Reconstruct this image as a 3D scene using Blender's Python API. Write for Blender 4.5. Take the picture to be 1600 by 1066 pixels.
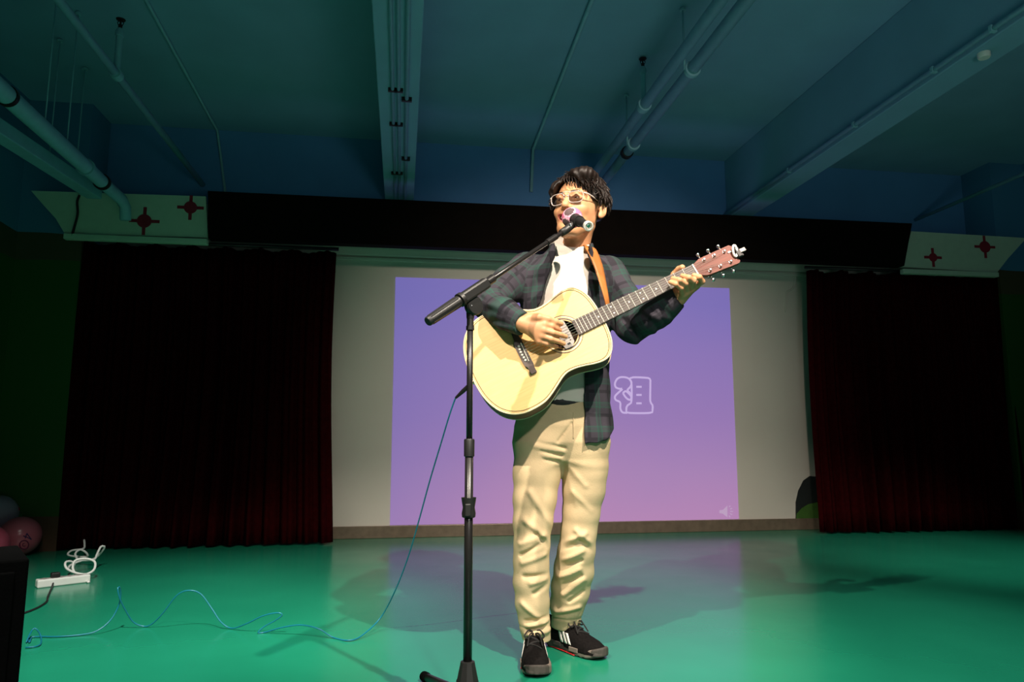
import bpy, bmesh, math, random
import numpy as np
from mathutils import Matrix, Vector

for o in list(bpy.data.objects):
    bpy.data.objects.remove(o)
SC = bpy.context.scene
COL = SC.collection
random.seed(7)
RNG = np.random.default_rng(7)

# ------------------------------------------------------------------ camera
FPX = 1120.0                      # focal length in pixels of the 1600 x 1066 frame
CAMH = 0.77
PITCH = math.atan(154 / FPX)
YAW = math.atan(173 * math.cos(PITCH) / FPX)
_cp, _sp, _cy, _sy = math.cos(PITCH), math.sin(PITCH), math.cos(YAW), math.sin(YAW)
CF = np.array([_sy * _cp, _cy * _cp, _sp])
CR = np.array([_cy, -_sy, 0.0])
CU = np.cross(CR, CF)
CC = np.array([0.0, 0.0, CAMH])
cam = bpy.data.cameras.new('camera')
cam.sensor_width = 36.0
cam.sensor_fit = 'HORIZONTAL'
cam.lens = FPX / 1600 * 36
cam.clip_start = 0.05
cam.clip_end = 60
camo = bpy.data.objects.new('camera', cam)
COL.objects.link(camo)
camo.matrix_world = Matrix(((CR[0], CU[0], -CF[0], CC[0]), (CR[1], CU[1], -CF[1], CC[1]),
                            (CR[2], CU[2], -CF[2], CC[2]), (0, 0, 0, 1)))
SC.camera = camo
SC.view_settings.view_transform = 'Standard'
SC.view_settings.look = 'None'
SC.view_settings.exposure = 0.0
SC.view_settings.gamma = 1.0
SC.view_settings.use_curve_mapping = False

# ------------------------------------------------------------------ world, stage lights and added fill lamps
w = bpy.data.worlds.new('World')
SC.world = w
w.use_nodes = True
w.node_tree.nodes['Background'].inputs[0].default_value = (0.35, 0.55, 0.62, 1)
w.node_tree.nodes['Background'].inputs[1].default_value = 0.004


def spot(name, loc, target, watts, color, size, blend, radius):
    l = bpy.data.lights.new(name, 'SPOT')
    l.energy = watts
    l.color = color
    l.spot_size = math.radians(size)
    l.spot_blend = blend
    l.shadow_soft_size = radius
    o = bpy.data.objects.new(name, l)
    COL.objects.link(o)
    o.location = loc
    d = Vector(target) - Vector(loc)
    o.rotation_euler = d.to_track_quat('-Z', 'Y').to_euler()
    return o


WARM = (1.0, 0.87, 0.72)
spot('stage_spot_right', (1.08, 0.62, 3.12), (0.62, 2.6, 0.95), 720, WARM, 46, 0.7, 0.025)
spot('stage_spot_left', (-0.95, 0.55, 3.12), (0.55, 2.65, 0.9), 560, WARM, 46, 0.7, 0.025)
spot('floor_spot_left', (-1.0, 1.6, 3.15), (-1.25, 3.35, 0.0), 800, (1.0, 0.97, 0.88), 54, 1.0, 0.06)
spot('floor_spot_right', (3.6, 2.4, 3.15), (3.9, 4.3, 0.0), 330, (1.0, 0.97, 0.88), 44, 1.0, 0.06)
spot('floor_spot_near', (2.4, 0.8, 3.15), (1.9, 2.35, 0.0), 330, (1.0, 0.97, 0.88), 46, 1.0, 0.06)
spot('added_wall_fill', (1.4, 0.9, 2.55), (1.45, 5.9, 0.85), 420, (1.0, 0.80, 0.68), 56, 1.0, 0.1)  # added fill lamp, brightens and warms the back wall
spot('added_floor_bounce', (0.8, -2.2, 3.2), (0.8, -0.9, 0.0), 1000, (1.0, 0.97, 0.90), 110, 1.0, 0.15)  # added lamp out of view, lights the floor so it bounces onto the ceiling
spot('added_ceiling_fill', (1.5, -1.6, 0.5), (2.0, 1.6, 3.29), 115, (0.95, 0.97, 1.0), 92, 1.0, 0.5)  # added unseen fill that lifts the ceiling directly, not a fitting of the room


# ------------------------------------------------------------------ pixel helpers (scene points measured from the photo)
def ray(x, y):
    return CF + CR * (x - 800) / FPX + CU * (533 - y) / FPX


def atY(x, y, Y):
    r = ray(x, y)
    return CC + r * (Y / r[1])


def atZ(x, y, Z):
    r = ray(x, y)
    return CC + r * ((Z - CAMH) / r[2])


def atX(x, y, X):
    r = ray(x, y)
    return CC + r * (X / r[0])


M0 = atZ(872, 1030, 0.0)
_D = math.hypot(M0[0], M0[1])
FWD = np.array([-M0[0] / _D, -M0[1] / _D, 0.0])
LAT = np.array([M0[1] / _D, -M0[0] / _D, 0.0])
UPV = np.array([0.0, 0.0, 1.0])


def MW(x, y, d):                        # world point, d metres in front of the performer's plane
    r = ray(x, y)
    return CC + r * ((d - (CC - M0) @ FWD) / (r @ FWD))


def ML(x, y, d):                        # the same in the performer's own frame (x image right, y away, z up)
    P = MW(x, y, d) - M0
    return np.array([P @ LAT, -d, P[2]])


def pxm(x, y, d):
    return FPX / ((MW(x, y, d) - CC) @ CF)


# ------------------------------------------------------------------ materials
def nodemat(name):
    m = bpy.data.materials.new(name)
    m.use_nodes = True
    return m, m.node_tree.nodes, m.node_tree.links, m.node_tree.nodes['Principled BSDF']


def mat(name, col, rough=0.6, metal=0.0, var=0.12, scale=18.0, bump=0.0, bscale=120.0, coat=0.0,
        spec=0.5, sheen=0.0, trans=0.0, ior=1.45):
    m, N, L, b = nodemat(name)
    b.inputs['Roughness'].default_value = rough
    b.inputs['Metallic'].default_value = metal
    b.inputs['Coat Weight'].default_value = coat
    b.inputs['Specular IOR Level'].default_value = spec
    b.inputs['Sheen Weight'].default_value = sheen
    b.inputs['Transmission Weight'].default_value = trans
    b.inputs['IOR'].default_value = ior
    tc = N.new('ShaderNodeTexCoord')
    nz = N.new('ShaderNodeTexNoise')
    nz.inputs['Scale'].default_value = scale
    nz.inputs['Detail'].default_value = 4
    L.new(tc.outputs['Object'], nz.inputs['Vector'])
    rp = N.new('ShaderNodeValToRGB')
    rp.color_ramp.elements[0].position = 0.3
    rp.color_ramp.elements[1].position = 0.7
    rp.color_ramp.elements[0].color = (*[c * (1 - var) for c in col], 1)
    rp.color_ramp.elements[1].color = (*[min(1, c * (1 + var)) for c in col], 1)
    L.new(nz.outputs['Fac'], rp.inputs['Fac'])
    L.new(rp.outputs['Color'], b.inputs['Base Color'])
    if bump:
        n2 = N.new('ShaderNodeTexNoise')
        n2.inputs['Scale'].default_value = bscale
        n2.inputs['Detail'].default_value = 3
        L.new(tc.outputs['Object'], n2.inputs['Vector'])
        bp = N.new('ShaderNodeBump')
        bp.inputs['Strength'].default_value = bump
        bp.inputs['Distance'].default_value = 0.004
        L.new(n2.outputs['Fac'], bp.inputs['Height'])
        L.new(bp.outputs['Normal'], b.inputs['Normal'])
    return m


def emat(name, col, strength):
    m, N, L, b = nodemat(name)
    b.inputs['Base Color'].default_value = (*[c * 0.3 for c in col], 1)
    b.inputs['Roughness'].default_value = 0.8
    b.inputs['Emission Color'].default_value = (*col, 1)
    b.inputs['Emission Strength'].default_value = strength
    return m


def woodmat(name, c1, c2, rough, coat, scale=(3, 60, 3), axis_noise=6.0):
    m, N, L, b = nodemat(name)
    tc = N.new('ShaderNodeTexCoord')
    mp = N.new('ShaderNodeMapping')
    mp.inputs['Scale'].default_value = scale
    nz = N.new('ShaderNodeTexNoise')
    nz.inputs['Scale'].default_value = axis_noise
    nz.inputs['Detail'].default_value = 6
    rp = N.new('ShaderNodeValToRGB')
    rp.color_ramp.elements[0].position = 0.3
    rp.color_ramp.elements[1].position = 0.72
    rp.color_ramp.elements[0].color = (*c1, 1)
    rp.color_ramp.elements[1].color = (*c2, 1)
    L.new(tc.outputs['Object'], mp.inputs['Vector'])
    L.new(mp.outputs['Vector'], nz.inputs['Vector'])
    L.new(nz.outputs['Fac'], rp.inputs['Fac'])
    L.new(rp.outputs['Color'], b.inputs['Base Color'])
    b.inputs['Roughness'].default_value = rough
    b.inputs['Coat Weight'].default_value = coat
    b.inputs['Coat Roughness'].default_value = 0.1
    return m


def floormat():
    m, N, L, b = nodemat('green_floor_paint')
    tc = N.new('ShaderNodeTexCoord')
    n1 = N.new('ShaderNodeTexNoise')
    n1.inputs['Scale'].default_value = 1.3
    n1.inputs['Detail'].default_value = 5
    rp = N.new('ShaderNodeValToRGB')
    rp.color_ramp.elements[0].position = 0.35
    rp.color_ramp.elements[1].position = 0.7
    rp.color_ramp.elements[0].color = (0.009, 0.20, 0.112, 1)
    rp.color_ramp.elements[1].color = (0.012, 0.235, 0.132, 1)
    L.new(tc.outputs['Object'], n1.inputs['Vector'])
    L.new(n1.outputs['Fac'], rp.inputs['Fac'])
    L.new(rp.outputs['Color'], b.inputs['Base Color'])
    n2 = N.new('ShaderNodeTexNoise')
    n2.inputs['Scale'].default_value = 4.0
    n2.inputs['Detail'].default_value = 8
    r2 = N.new('ShaderNodeMapRange')
    r2.inputs['To Min'].default_value = 0.17
    r2.inputs['To Max'].default_value = 0.27
    L.new(tc.outputs['Object'], n2.inputs['Vector'])
    L.new(n2.outputs['Fac'], r2.inputs['Value'])
    L.new(r2.outputs['Result'], b.inputs['Roughness'])
    n3 = N.new('ShaderNodeTexNoise')
    n3.inputs['Scale'].default_value = 9.0
    bp = N.new('ShaderNodeBump')
    bp.inputs['Strength'].default_value = 0.05
    bp.inputs['Distance'].default_value = 0.01
    L.new(tc.outputs['Object'], n3.inputs['Vector'])
    L.new(n3.outputs['Fac'], bp.inputs['Height'])
    L.new(bp.outputs['Normal'], b.inputs['Normal'])
    return m


def plaidmat():
    m, N, L, b = nodemat('plaid_flannel')
    at = N.new('ShaderNodeAttribute')
    at.attribute_name = 'plaid'
    sx = N.new('ShaderNodeSeparateXYZ')
    L.new(at.outputs['Vector'], sx.inputs['Vector'])

    def stripes(sock, period, centers):
        dv = N.new('ShaderNodeMath'); dv.operation = 'DIVIDE'; dv.inputs[1].default_value = period
        fr = N.new('ShaderNodeMath'); fr.operation = 'FRACT'
        L.new(sock, dv.inputs[0]); L.new(dv.outputs[0], fr.inputs[0])
        acc = None
        for c, wd, amp in centers:
            cmp = N.new('ShaderNodeMath'); cmp.operation = 'COMPARE'
            cmp.inputs[1].default_value = c; cmp.inputs[2].default_value = wd
            L.new(fr.outputs[0], cmp.inputs[0])
            mu = N.new('ShaderNodeMath'); mu.operation = 'MULTIPLY'; mu.inputs[1].default_value = amp
            L.new(cmp.outputs[0], mu.inputs[0])
            if acc is None:
                acc = mu
            else:
                ad = N.new('ShaderNodeMath'); ad.operation = 'MAXIMUM'
                L.new(acc.outputs[0], ad.inputs[0]); L.new(mu.outputs[0], ad.inputs[1])
                acc = ad
        return acc.outputs[0]
    PER = 0.085
    g1 = stripes(sx.outputs[0], PER, [(0.5, 0.14, 0.45), (0.41, 0.022, 1.0), (0.59, 0.022, 1.0)])
    g2 = stripes(sx.outputs[1], PER, [(0.5, 0.14, 0.45), (0.41, 0.022, 1.0), (0.59, 0.022, 1.0)])
    k1 = stripes(sx.outputs[0], PER, [(0.02, 0.12, 1.0)])
    k2 = stripes(sx.outputs[1], PER, [(0.02, 0.12, 1.0)])
    g = N.new('ShaderNodeMath'); g.operation = 'ADD'
    L.new(g1, g.inputs[0]); L.new(g2, g.inputs[1])
    k = N.new('ShaderNodeMath'); k.operation = 'ADD'
    L.new(k1, k.inputs[0]); L.new(k2, k.inputs[1])
    k.use_clamp = True
    mk = N.new('ShaderNodeMix'); mk.data_type = 'RGBA'
    mk.inputs[6].default_value = (0.034, 0.030, 0.040, 1)
    mk.inputs[7].default_value = (0.020, 0.018, 0.024, 1)
    L.new(k.outputs[0], mk.inputs[0])
    half = N.new('ShaderNodeMath'); half.operation = 'MULTIPLY'; half.inputs[1].default_value = 0.6
    half.use_clamp = True
    L.new(g.outputs[0], half.inputs[0])
    mg = N.new('ShaderNodeMix'); mg.data_type = 'RGBA'
    mg.inputs[7].default_value = (0.023, 0.062, 0.050, 1)
    L.new(half.outputs[0], mg.inputs[0])
    L.new(mk.outputs[2], mg.inputs[6])
    L.new(mg.outputs[2], b.inputs['Base Color'])
    b.inputs['Roughness'].default_value = 0.9
    b.inputs['Specular IOR Level'].default_value = 0.2
    return m


def screenmat():
    m, N, L, b = nodemat('projected_picture')
    tc = N.new('ShaderNodeTexCoord')
    sx = N.new('ShaderNodeSeparateXYZ')
    L.new(tc.outputs['Generated'], sx.inputs['Vector'])
    nz = N.new('ShaderNodeTexNoise')
    nz.inputs['Scale'].default_value = 2.2
    nz.inputs['Detail'].default_value = 2
    L.new(tc.outputs['Generated'], nz.inputs['Vector'])
    ad = N.new('ShaderNodeMath'); ad.operation = 'MULTIPLY_ADD'
    ad.inputs[1].default_value = 0.16
    L.new(nz.outputs['Fac'], ad.inputs[0])
    L.new(sx.outputs[2], ad.inputs[2])
    rp = N.new('ShaderNodeValToRGB')
    e = rp.color_ramp.elements
    e[0].position = 0.08; e[0].color = (0.50, 0.24, 0.50, 1)
    e[1].position = 1.05; e[1].color = (0.22, 0.17, 0.54, 1)
    x = e.new(0.5); x.color = (0.34, 0.20, 0.52, 1)
    x = e.new(0.3); x.color = (0.42, 0.23, 0.51, 1)
    L.new(ad.outputs[0], rp.inputs['Fac'])
    # bluer towards the left edge of the picture
    mr = N.new('ShaderNodeMapRange')
    mr.inputs['From Min'].default_value = 0.0
    mr.inputs['From Max'].default_value = 0.35
    mr.inputs['To Min'].default_value = 0.45
    mr.inputs['To Max'].default_value = 0.0
    L.new(sx.outputs[0], mr.inputs['Value'])
    mx = N.new('ShaderNodeMix'); mx.data_type = 'RGBA'
    mx.inputs[7].default_value = (0.15, 0.15, 0.50, 1)
    L.new(mr.outputs[0], mx.inputs[0])
    L.new(rp.outputs['Color'], mx.inputs[6])
    L.new(mx.outputs[2], b.inputs['Emission Color'])
    b.inputs['Emission Strength'].default_value = 0.8
    b.inputs['Base Color'].default_value = (0.10, 0.09, 0.12, 1)
    b.inputs['Roughness'].default_value = 0.9
    b.inputs['Specular IOR Level'].default_value = 0.1
    return m


def mixmuralmat(name, bands):
    """wall paint: horizontal bands by world height [(z_top, colour), ...] with a slightly wavy edge"""
    m, N, L, b = nodemat(name)
    tc = N.new('ShaderNodeTexCoord')
    sx = N.new('ShaderNodeSeparateXYZ')
    L.new(tc.outputs['Object'], sx.inputs['Vector'])
    nz = N.new('ShaderNodeTexNoise'); nz.inputs['Scale'].default_value = 1.1
    L.new(tc.outputs['Object'], nz.inputs['Vector'])
    ad = N.new('ShaderNodeMath'); ad.operation = 'MULTIPLY_ADD'; ad.inputs[1].default_value = 0.10
    L.new(nz.outputs['Fac'], ad.inputs[0]); L.new(sx.outputs[2], ad.inputs[2])
    dv = N.new('ShaderNodeMath'); dv.operation = 'DIVIDE'; dv.inputs[1].default_value = 4.0
    L.new(ad.outputs[0], dv.inputs[0])
    rp = N.new('ShaderNodeValToRGB'); rp.color_ramp.interpolation = 'CONSTANT'
    e = rp.color_ramp.elements
    e[0].position = 0; e[0].color = (*bands[0][1], 1)
    e[1].position = (bands[0][0] + 0.05) / 4; e[1].color = (*bands[1][1], 1)
    for i in range(2, len(bands)):
        x = e.new((bands[i - 1][0] + 0.05) / 4); x.color = (*bands[i][1], 1)
    L.new(dv.outputs[0], rp.inputs['Fac'])
    L.new(rp.outputs['Color'], b.inputs['Base Color'])
    b.inputs['Roughness'].default_value = 0.7
    return m


MT = {}
MT['floor'] = floormat()
MT['ceil'] = mat('teal_ceiling_paint', (0.19, 0.37, 0.50), 0.75, var=0.05, scale=3, bump=0.12, bscale=40)
MT['bluewall'] = mat('blue_wall_paint', (0.085, 0.25, 0.50), 0.75, var=0.05, scale=3)
MT['white_wall'] = mat('white_wall_paint', (0.62, 0.60, 0.54), 0.7, var=0.03, scale=2)
MT['pipe'] = mat('teal_pipe_paint', (0.22, 0.44, 0.52), 0.5, var=0.06)
MT['black'] = mat('black_panel_paint', (0.005, 0.003, 0.0022), 0.8, var=0.2, spec=0.08)
MT['board'] = mat('white_board_paint', (0.50, 0.60, 0.47), 0.7, var=0.03)
MT['red'] = mat('red_paint', (0.28, 0.012, 0.025), 0.6)
MT['velvet'] = mat('dark_red_velvet', (0.030, 0.0010, 0.0016), 0.9, var=0.25, scale=30, spec=0.05)
MT['base'] = mat('brown_skirting', (0.20, 0.155, 0.115), 0.3, var=0.15, metal=0.3)
MT['darkmetal'] = mat('dark_metal', (0.02, 0.02, 0.022), 0.4, metal=0.5)
MT['standblack'] = mat('satin_black_paint', (0.012, 0.011, 0.011), 0.32, var=0.1, spec=0.5)
MT['plastic'] = mat('black_plastic', (0.013, 0.013, 0.013), 0.45, var=0.1)
MT['chrome'] = mat('chrome', (0.75, 0.74, 0.72), 0.18, metal=1.0, var=0.03)
MT['steel'] = mat('string_steel', (0.75, 0.70, 0.60), 0.25, metal=0.9, var=0.03)
MT['fretwire'] = mat('fret_wire', (0.80, 0.76, 0.70), 0.35, metal=0.4, var=0.03)
MT['spruce'] = woodmat('spruce_top', (0.80, 0.50, 0.20), (0.88, 0.58, 0.25), 0.28, 0.4, (1.5, 40, 1.5))
MT['mahog'] = woodmat('mahogany', (0.10, 0.034, 0.016), (0.17, 0.06, 0.026), 0.55, 0.0, (1.5, 24, 8))
MT['headwood'] = woodmat('rosewood_face', (0.085, 0.017, 0.009), (0.14, 0.032, 0.016), 0.6, 0.0, (2, 40, 2))
MT['ebony'] = woodmat('dark_fretboard_wood', (0.055, 0.036, 0.032), (0.085, 0.058, 0.05), 0.45, 0.0, (2, 50, 2))
MT['cream'] = mat('cream_binding', (0.72, 0.58, 0.36), 0.35, var=0.04)
MT['bone'] = mat('white_bone', (0.85, 0.82, 0.74), 0.35, var=0.03)
MT['hole'] = mat('hole_shade_dark', (0.05, 0.025, 0.012), 0.9)  # shade inside the holes put into a dark colour
MT['greyplast'] = mat('grey_plastic', (0.30, 0.27, 0.25), 0.4, var=0.05)
MT['leather'] = mat('tan_leather', (0.42, 0.15, 0.035), 0.5, var=0.12, scale=30, bump=0.15)
MT['skin'] = mat('skin', (0.55, 0.27, 0.135), 0.5, var=0.06, scale=35, bump=0.05, bscale=300)
MT['lip'] = mat('lips', (0.50, 0.15, 0.11), 0.4, var=0.05)
MT['mouth'] = mat('mouth_inside', (0.06, 0.012, 0.01), 0.6)
MT['teeth'] = mat('teeth', (0.80, 0.74, 0.64), 0.25, var=0.03)
MT['eyewhite'] = mat('eye_white', (0.68, 0.64, 0.60), 0.25, var=0.02)
MT['iris'] = mat('dark_iris', (0.018, 0.009, 0.006), 0.15)
MT['hair'] = mat('dark_brown_hair', (0.009, 0.0048, 0.0035), 0.5, var=0.4, scale=60, spec=0.35)
MT['frame'] = mat('clear_frame', (0.62, 0.54, 0.50), 0.15, var=0.03, trans=0.35)
MT['tee'] = mat('white_cotton', (0.72, 0.66, 0.59), 0.9, var=0.03, bump=0.1, bscale=400, spec=0.2)
MT['plaid'] = plaidmat()
MT['khaki'] = mat('khaki_cotton', (0.60, 0.455, 0.275), 0.85, var=0.07, scale=14, bump=0.18, bscale=260, spec=0.2)
MT['belt'] = mat('black_belt', (0.012, 0.011, 0.012), 0.5)
MT['shoe'] = mat('black_knit', (0.007, 0.006, 0.006), 0.9, var=0.3, scale=120, bump=0.3, bscale=500, spec=0.1)
MT['sole'] = mat('grey_sole', (0.05, 0.042, 0.037), 0.75)
MT['solelight'] = mat('pale_sole', (0.16, 0.13, 0.11), 0.75)
MT['stripe'] = mat('white_stripe', (0.80, 0.76, 0.70), 0.5, var=0.03)
MT['redtrim'] = mat('red_trim', (0.55, 0.03, 0.03), 0.5)
MT['lace'] = mat('black_lace', (0.010, 0.009, 0.009), 0.8)
MT['pink'] = mat('pink_foam', (0.62, 0.13, 0.26), 0.8, var=0.08, scale=60)
MT['pinkband'] = mat('pale_pink_foam', (0.72, 0.36, 0.46), 0.8, var=0.05)
MT['greyfoam'] = mat('dark_grey_foam', (0.085, 0.055, 0.06), 0.9)
MT['cableblue'] = mat('blue_cable', (0.006, 0.14, 0.22), 0.3, var=0.05)
MT['whiteplast'] = mat('white_plastic', (0.68, 0.68, 0.64), 0.4, var=0.03)
MT['blackcord'] = mat('black_cord', (0.012, 0.010, 0.010), 0.5)
MT['ampblack'] = mat('black_box_covering', (0.002, 0.002, 0.002), 0.95, bump=0.2, spec=0.03)
MT['balpink'] = mat('pink_balloon', (0.52, 0.13, 0.17), 0.25, var=0.04, scale=4, spec=0.5)
MT['balrose'] = mat('rose_balloon', (0.62, 0.11, 0.17), 0.3, var=0.04, scale=4)
MT['ballav'] = mat('lavender_balloon', (0.34, 0.26, 0.34), 0.3, var=0.04, scale=4)
MT['ink'] = mat('purple_ink', (0.05, 0.02, 0.10), 0.6)
MT['inkred'] = mat('plum_ink', (0.16, 0.015, 0.06), 0.6)
MT['mural'] = mixmuralmat('mural_wall_paint', [(0.24, (0.10, 0.05, 0.025)), (2.07, (0.022, 0.085, 0.010)),
                                              (2.27, (0.075, 0.055, 0.026)), (9, (0.055, 0.20, 0.36))])
MT['leafgreen'] = mat('mural_leaf_green', (0.03, 0.16, 0.05), 0.7)
MT['hillgreen'] = mat('mural_hill_green', (0.045, 0.13, 0.018), 0.7)
MT['hillblack'] = mat('mural_hill_dark', (0.010, 0.016, 0.016), 0.7)
MT['screen'] = screenmat()
MT['glyph'] = emat('projected_outline', (0.60, 0.46, 0.80), 0.80)
MT['icon'] = emat('projected_icon', (0.52, 0.36, 0.56), 0.80)


# ------------------------------------------------------------------ object helpers
def tag(o, label=None, cat=None, group=None, kind=None):
    if label: o['label'] = label
    if cat: o['category'] = cat
    if group: o['group'] = group
    if kind: o['kind'] = kind
    return o


def empty(name, loc=(0, 0, 0), rotz=0.0, mw=None):
    o = bpy.data.objects.new(name, None)
    COL.objects.link(o)
    o.empty_display_size = 0.1
    if mw is not None:
        o.matrix_world = mw
    else:
        o.location = loc
        o.rotation_euler = (0, 0, rotz)
    return o


def link(name, me, m, parent=None, smooth=False):
    if m is not None:
        for x in (m if isinstance(m, (list, tuple)) else [m]):
            me.materials.append(x)
    if smooth:
        me.polygons.foreach_set('use_smooth', [True] * len(me.polygons))
    o = bpy.data.objects.new(name, me)
    COL.objects.link(o)
    if parent is not None:
        o.parent = parent
    return o


def bmobj(name, bm, m, parent=None, smooth=False, recalc=True):
    if recalc:
        bmesh.ops.recalc_face_normals(bm, faces=bm.faces[:])
    me = bpy.data.meshes.new(name)
    bm.to_mesh(me)
    bm.free()
    return link(name, me, m, parent, smooth)


def wparent(o, parent):
    """parent a mesh whose vertices are in world space under a translated empty"""
    o.parent = parent
    o.matrix_parent_inverse = Matrix.Translation(-parent.location)
    return o


def add_box(bm, c, s, bev=0.0, rot=None):
    r = bmesh.ops.create_cube(bm, size=1.0)
    vs = r['verts']
    for v in vs:
        v.co = Vector((v.co.x * s[0], v.co.y * s[1], v.co.z * s[2]))
    if bev > 0:
        es = list({e for v in vs for e in v.link_edges})
        rb = bmesh.ops.bevel(bm, geom=es, offset=bev, segments=2, affect='EDGES', profile=0.5)
        vs = list({v for f in rb['faces'] for v in f.verts} | {v for v in vs if v.is_valid})
    M = Matrix.Translation(Vector(c))
    if rot is not None:
        M = M @ rot.to_4x4()
    for v in vs:
        v.co = M @ v.co


def boxobj(name, c, s, m, parent=None, bev=0.0, rot=None):
    bm = bmesh.new()
    add_box(bm, c, s, bev, rot)
    return bmobj(name, bm, m, parent)


def spline(pts, n):
    """Catmull-Rom resample, n points in all"""
    P = np.array(pts, float)
    Q = np.vstack([2 * P[0] - P[1], P, 2 * P[-1] - P[-2]])
    seg = np.linalg.norm(P[1:] - P[:-1], axis=1)
    cum = np.concatenate([[0], np.cumsum(seg)])
    out = []
    for s in np.linspace(0, cum[-1], n):
        i = min(max(np.searchsorted(cum, s, side='right') - 1, 0), len(P) - 2)
        t = (s - cum[i]) / max(seg[i], 1e-9)
        a, b, c, d = Q[i], Q[i + 1], Q[i + 2], Q[i + 3]
        out.append(0.5 * (2 * b + (c - a) * t + (2 * a - 5 * b + 4 * c - d) * t * t + (3 * b - a - 3 * c + d) * t ** 3))
    return np.array(out)


def add_tube(bm, pts, rad, seg=10, caps=True, flat=None, closed=False):
    P = [Vector(p) for p in pts]
    n = len(P)
    R = rad if hasattr(rad, '__len__') else [rad] * n
    tang = []
    for i in range(n):
        if closed:
            t = P[(i + 1) % n] - P[i - 1]
        else:
            t = P[min(i + 1, n - 1)] - P[max(i - 1, 0)]
        tang.append(t.normalized())
    up = flat if flat is not None else (Vector((0, 0, 1)) if abs(tang[0].z) < 0.9 else Vector((1, 0, 0)))
    u = (up - tang[0] * up.dot(tang[0])).normalized()
    rings = []
    for i in range(n):
        if flat is not None:
            u = flat
        u = (u - tang[i] * u.dot(tang[i])).normalized()
        v = tang[i].cross(u)
        rx, ry = R[i] if isinstance(R[i], tuple) else (R[i], R[i])
        ring = []
        for k in range(seg):
            a = 2 * math.pi * k / seg
            ring.append(bm.verts.new(P[i] + u * (rx * math.cos(a)) + v * (ry * math.sin(a))))
        rings.append(ring)
    m = n if closed else n - 1
    for i in range(m):
        A, B = rings[i], rings[(i + 1) % n]
        for k in range(seg):
            bm.faces.new((A[k], A[(k + 1) % seg], B[(k + 1) % seg], B[k]))
    if caps and not closed:
        bm.faces.new(rings[0][::-1])
        bm.faces.new(rings[-1])


def tubeobj(name, pts, rad, m, parent=None, seg=10, **k):
    bm = bmesh.new()
    add_tube(bm, pts, rad, seg, **k)
    return bmobj(name, bm, m, parent, smooth=(seg > 6))


def add_lathe(bm, prof, axis_o=(0, 0, 0), axis=(0, 0, 1), seg=24):
    """prof: (radius, height) pairs along axis"""
    ax = Vector(axis).normalized()
    u = ax.orthogonal().normalized()
    v = ax.cross(u)
    O = Vector(axis_o)
    rings = []
    for r, h in prof:
        if r < 1e-6:
            rings.append([bm.verts.new(O + ax * h)])
        else:
            rings.append([bm.verts.new(O + ax * h + (u * math.cos(2 * math.pi * k / seg) + v * math.sin(2 * math.pi * k / seg)) * r) for k in range(seg)])
    for A, B in zip(rings[:-1], rings[1:]):
        for k in range(seg):
            a, b2 = A[k % len(A)], A[(k + 1) % len(A)]
            c, d = B[(k + 1) % len(B)], B[k % len(B)]
            vs = []
            for q in (a, b2, c, d):
                if q not in vs:
                    vs.append(q)
            if len(vs) > 2:
                bm.faces.new(vs)
    if len(rings[0]) > 1: bm.faces.new(rings[0][::-1])
    if len(rings[-1]) > 1: bm.faces.new(rings[-1])


def latheobj(name, prof, o, ax, m, parent=None, seg=24, smooth=True):
    bm = bmesh.new()
    add_lathe(bm, prof, o, ax, seg)
    ob = bmobj(name, bm, m, parent, smooth)
    if smooth:
        edge_split(ob)
    return ob


def edge_split(ob, ang=35):
    md = ob.modifiers.new('split', 'EDGE_SPLIT')
    md.split_angle = math.radians(ang)


def add_prism(bm, poly, z0, z1, fn=lambda p: p):
    """extruded polygon: poly 2-D, z0..z1, fn maps (x, y, z) to a point"""
    a = [bm.verts.new(fn((p[0], p[1], z0))) for p in poly]
    b = [bm.verts.new(fn((p[0], p[1], z1))) for p in poly]
    n = len(poly)
    bm.faces.new(a[::-1]); bm.faces.new(b)
    for i in range(n):
        bm.faces.new((a[i], a[(i + 1) % n], b[(i + 1) % n], b[i]))


def prismobj(name, poly, z0, z1, m, parent=None, fn=lambda p: p):
    bm = bmesh.new()
    add_prism(bm, poly, z0, z1, fn)
    return bmobj(name, bm, m, parent)


def wallfn(Y):                         # prism mapping for things lying flat on a wall facing the room
    return lambda p: (p[0], Y - p[2], p[1])


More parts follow.
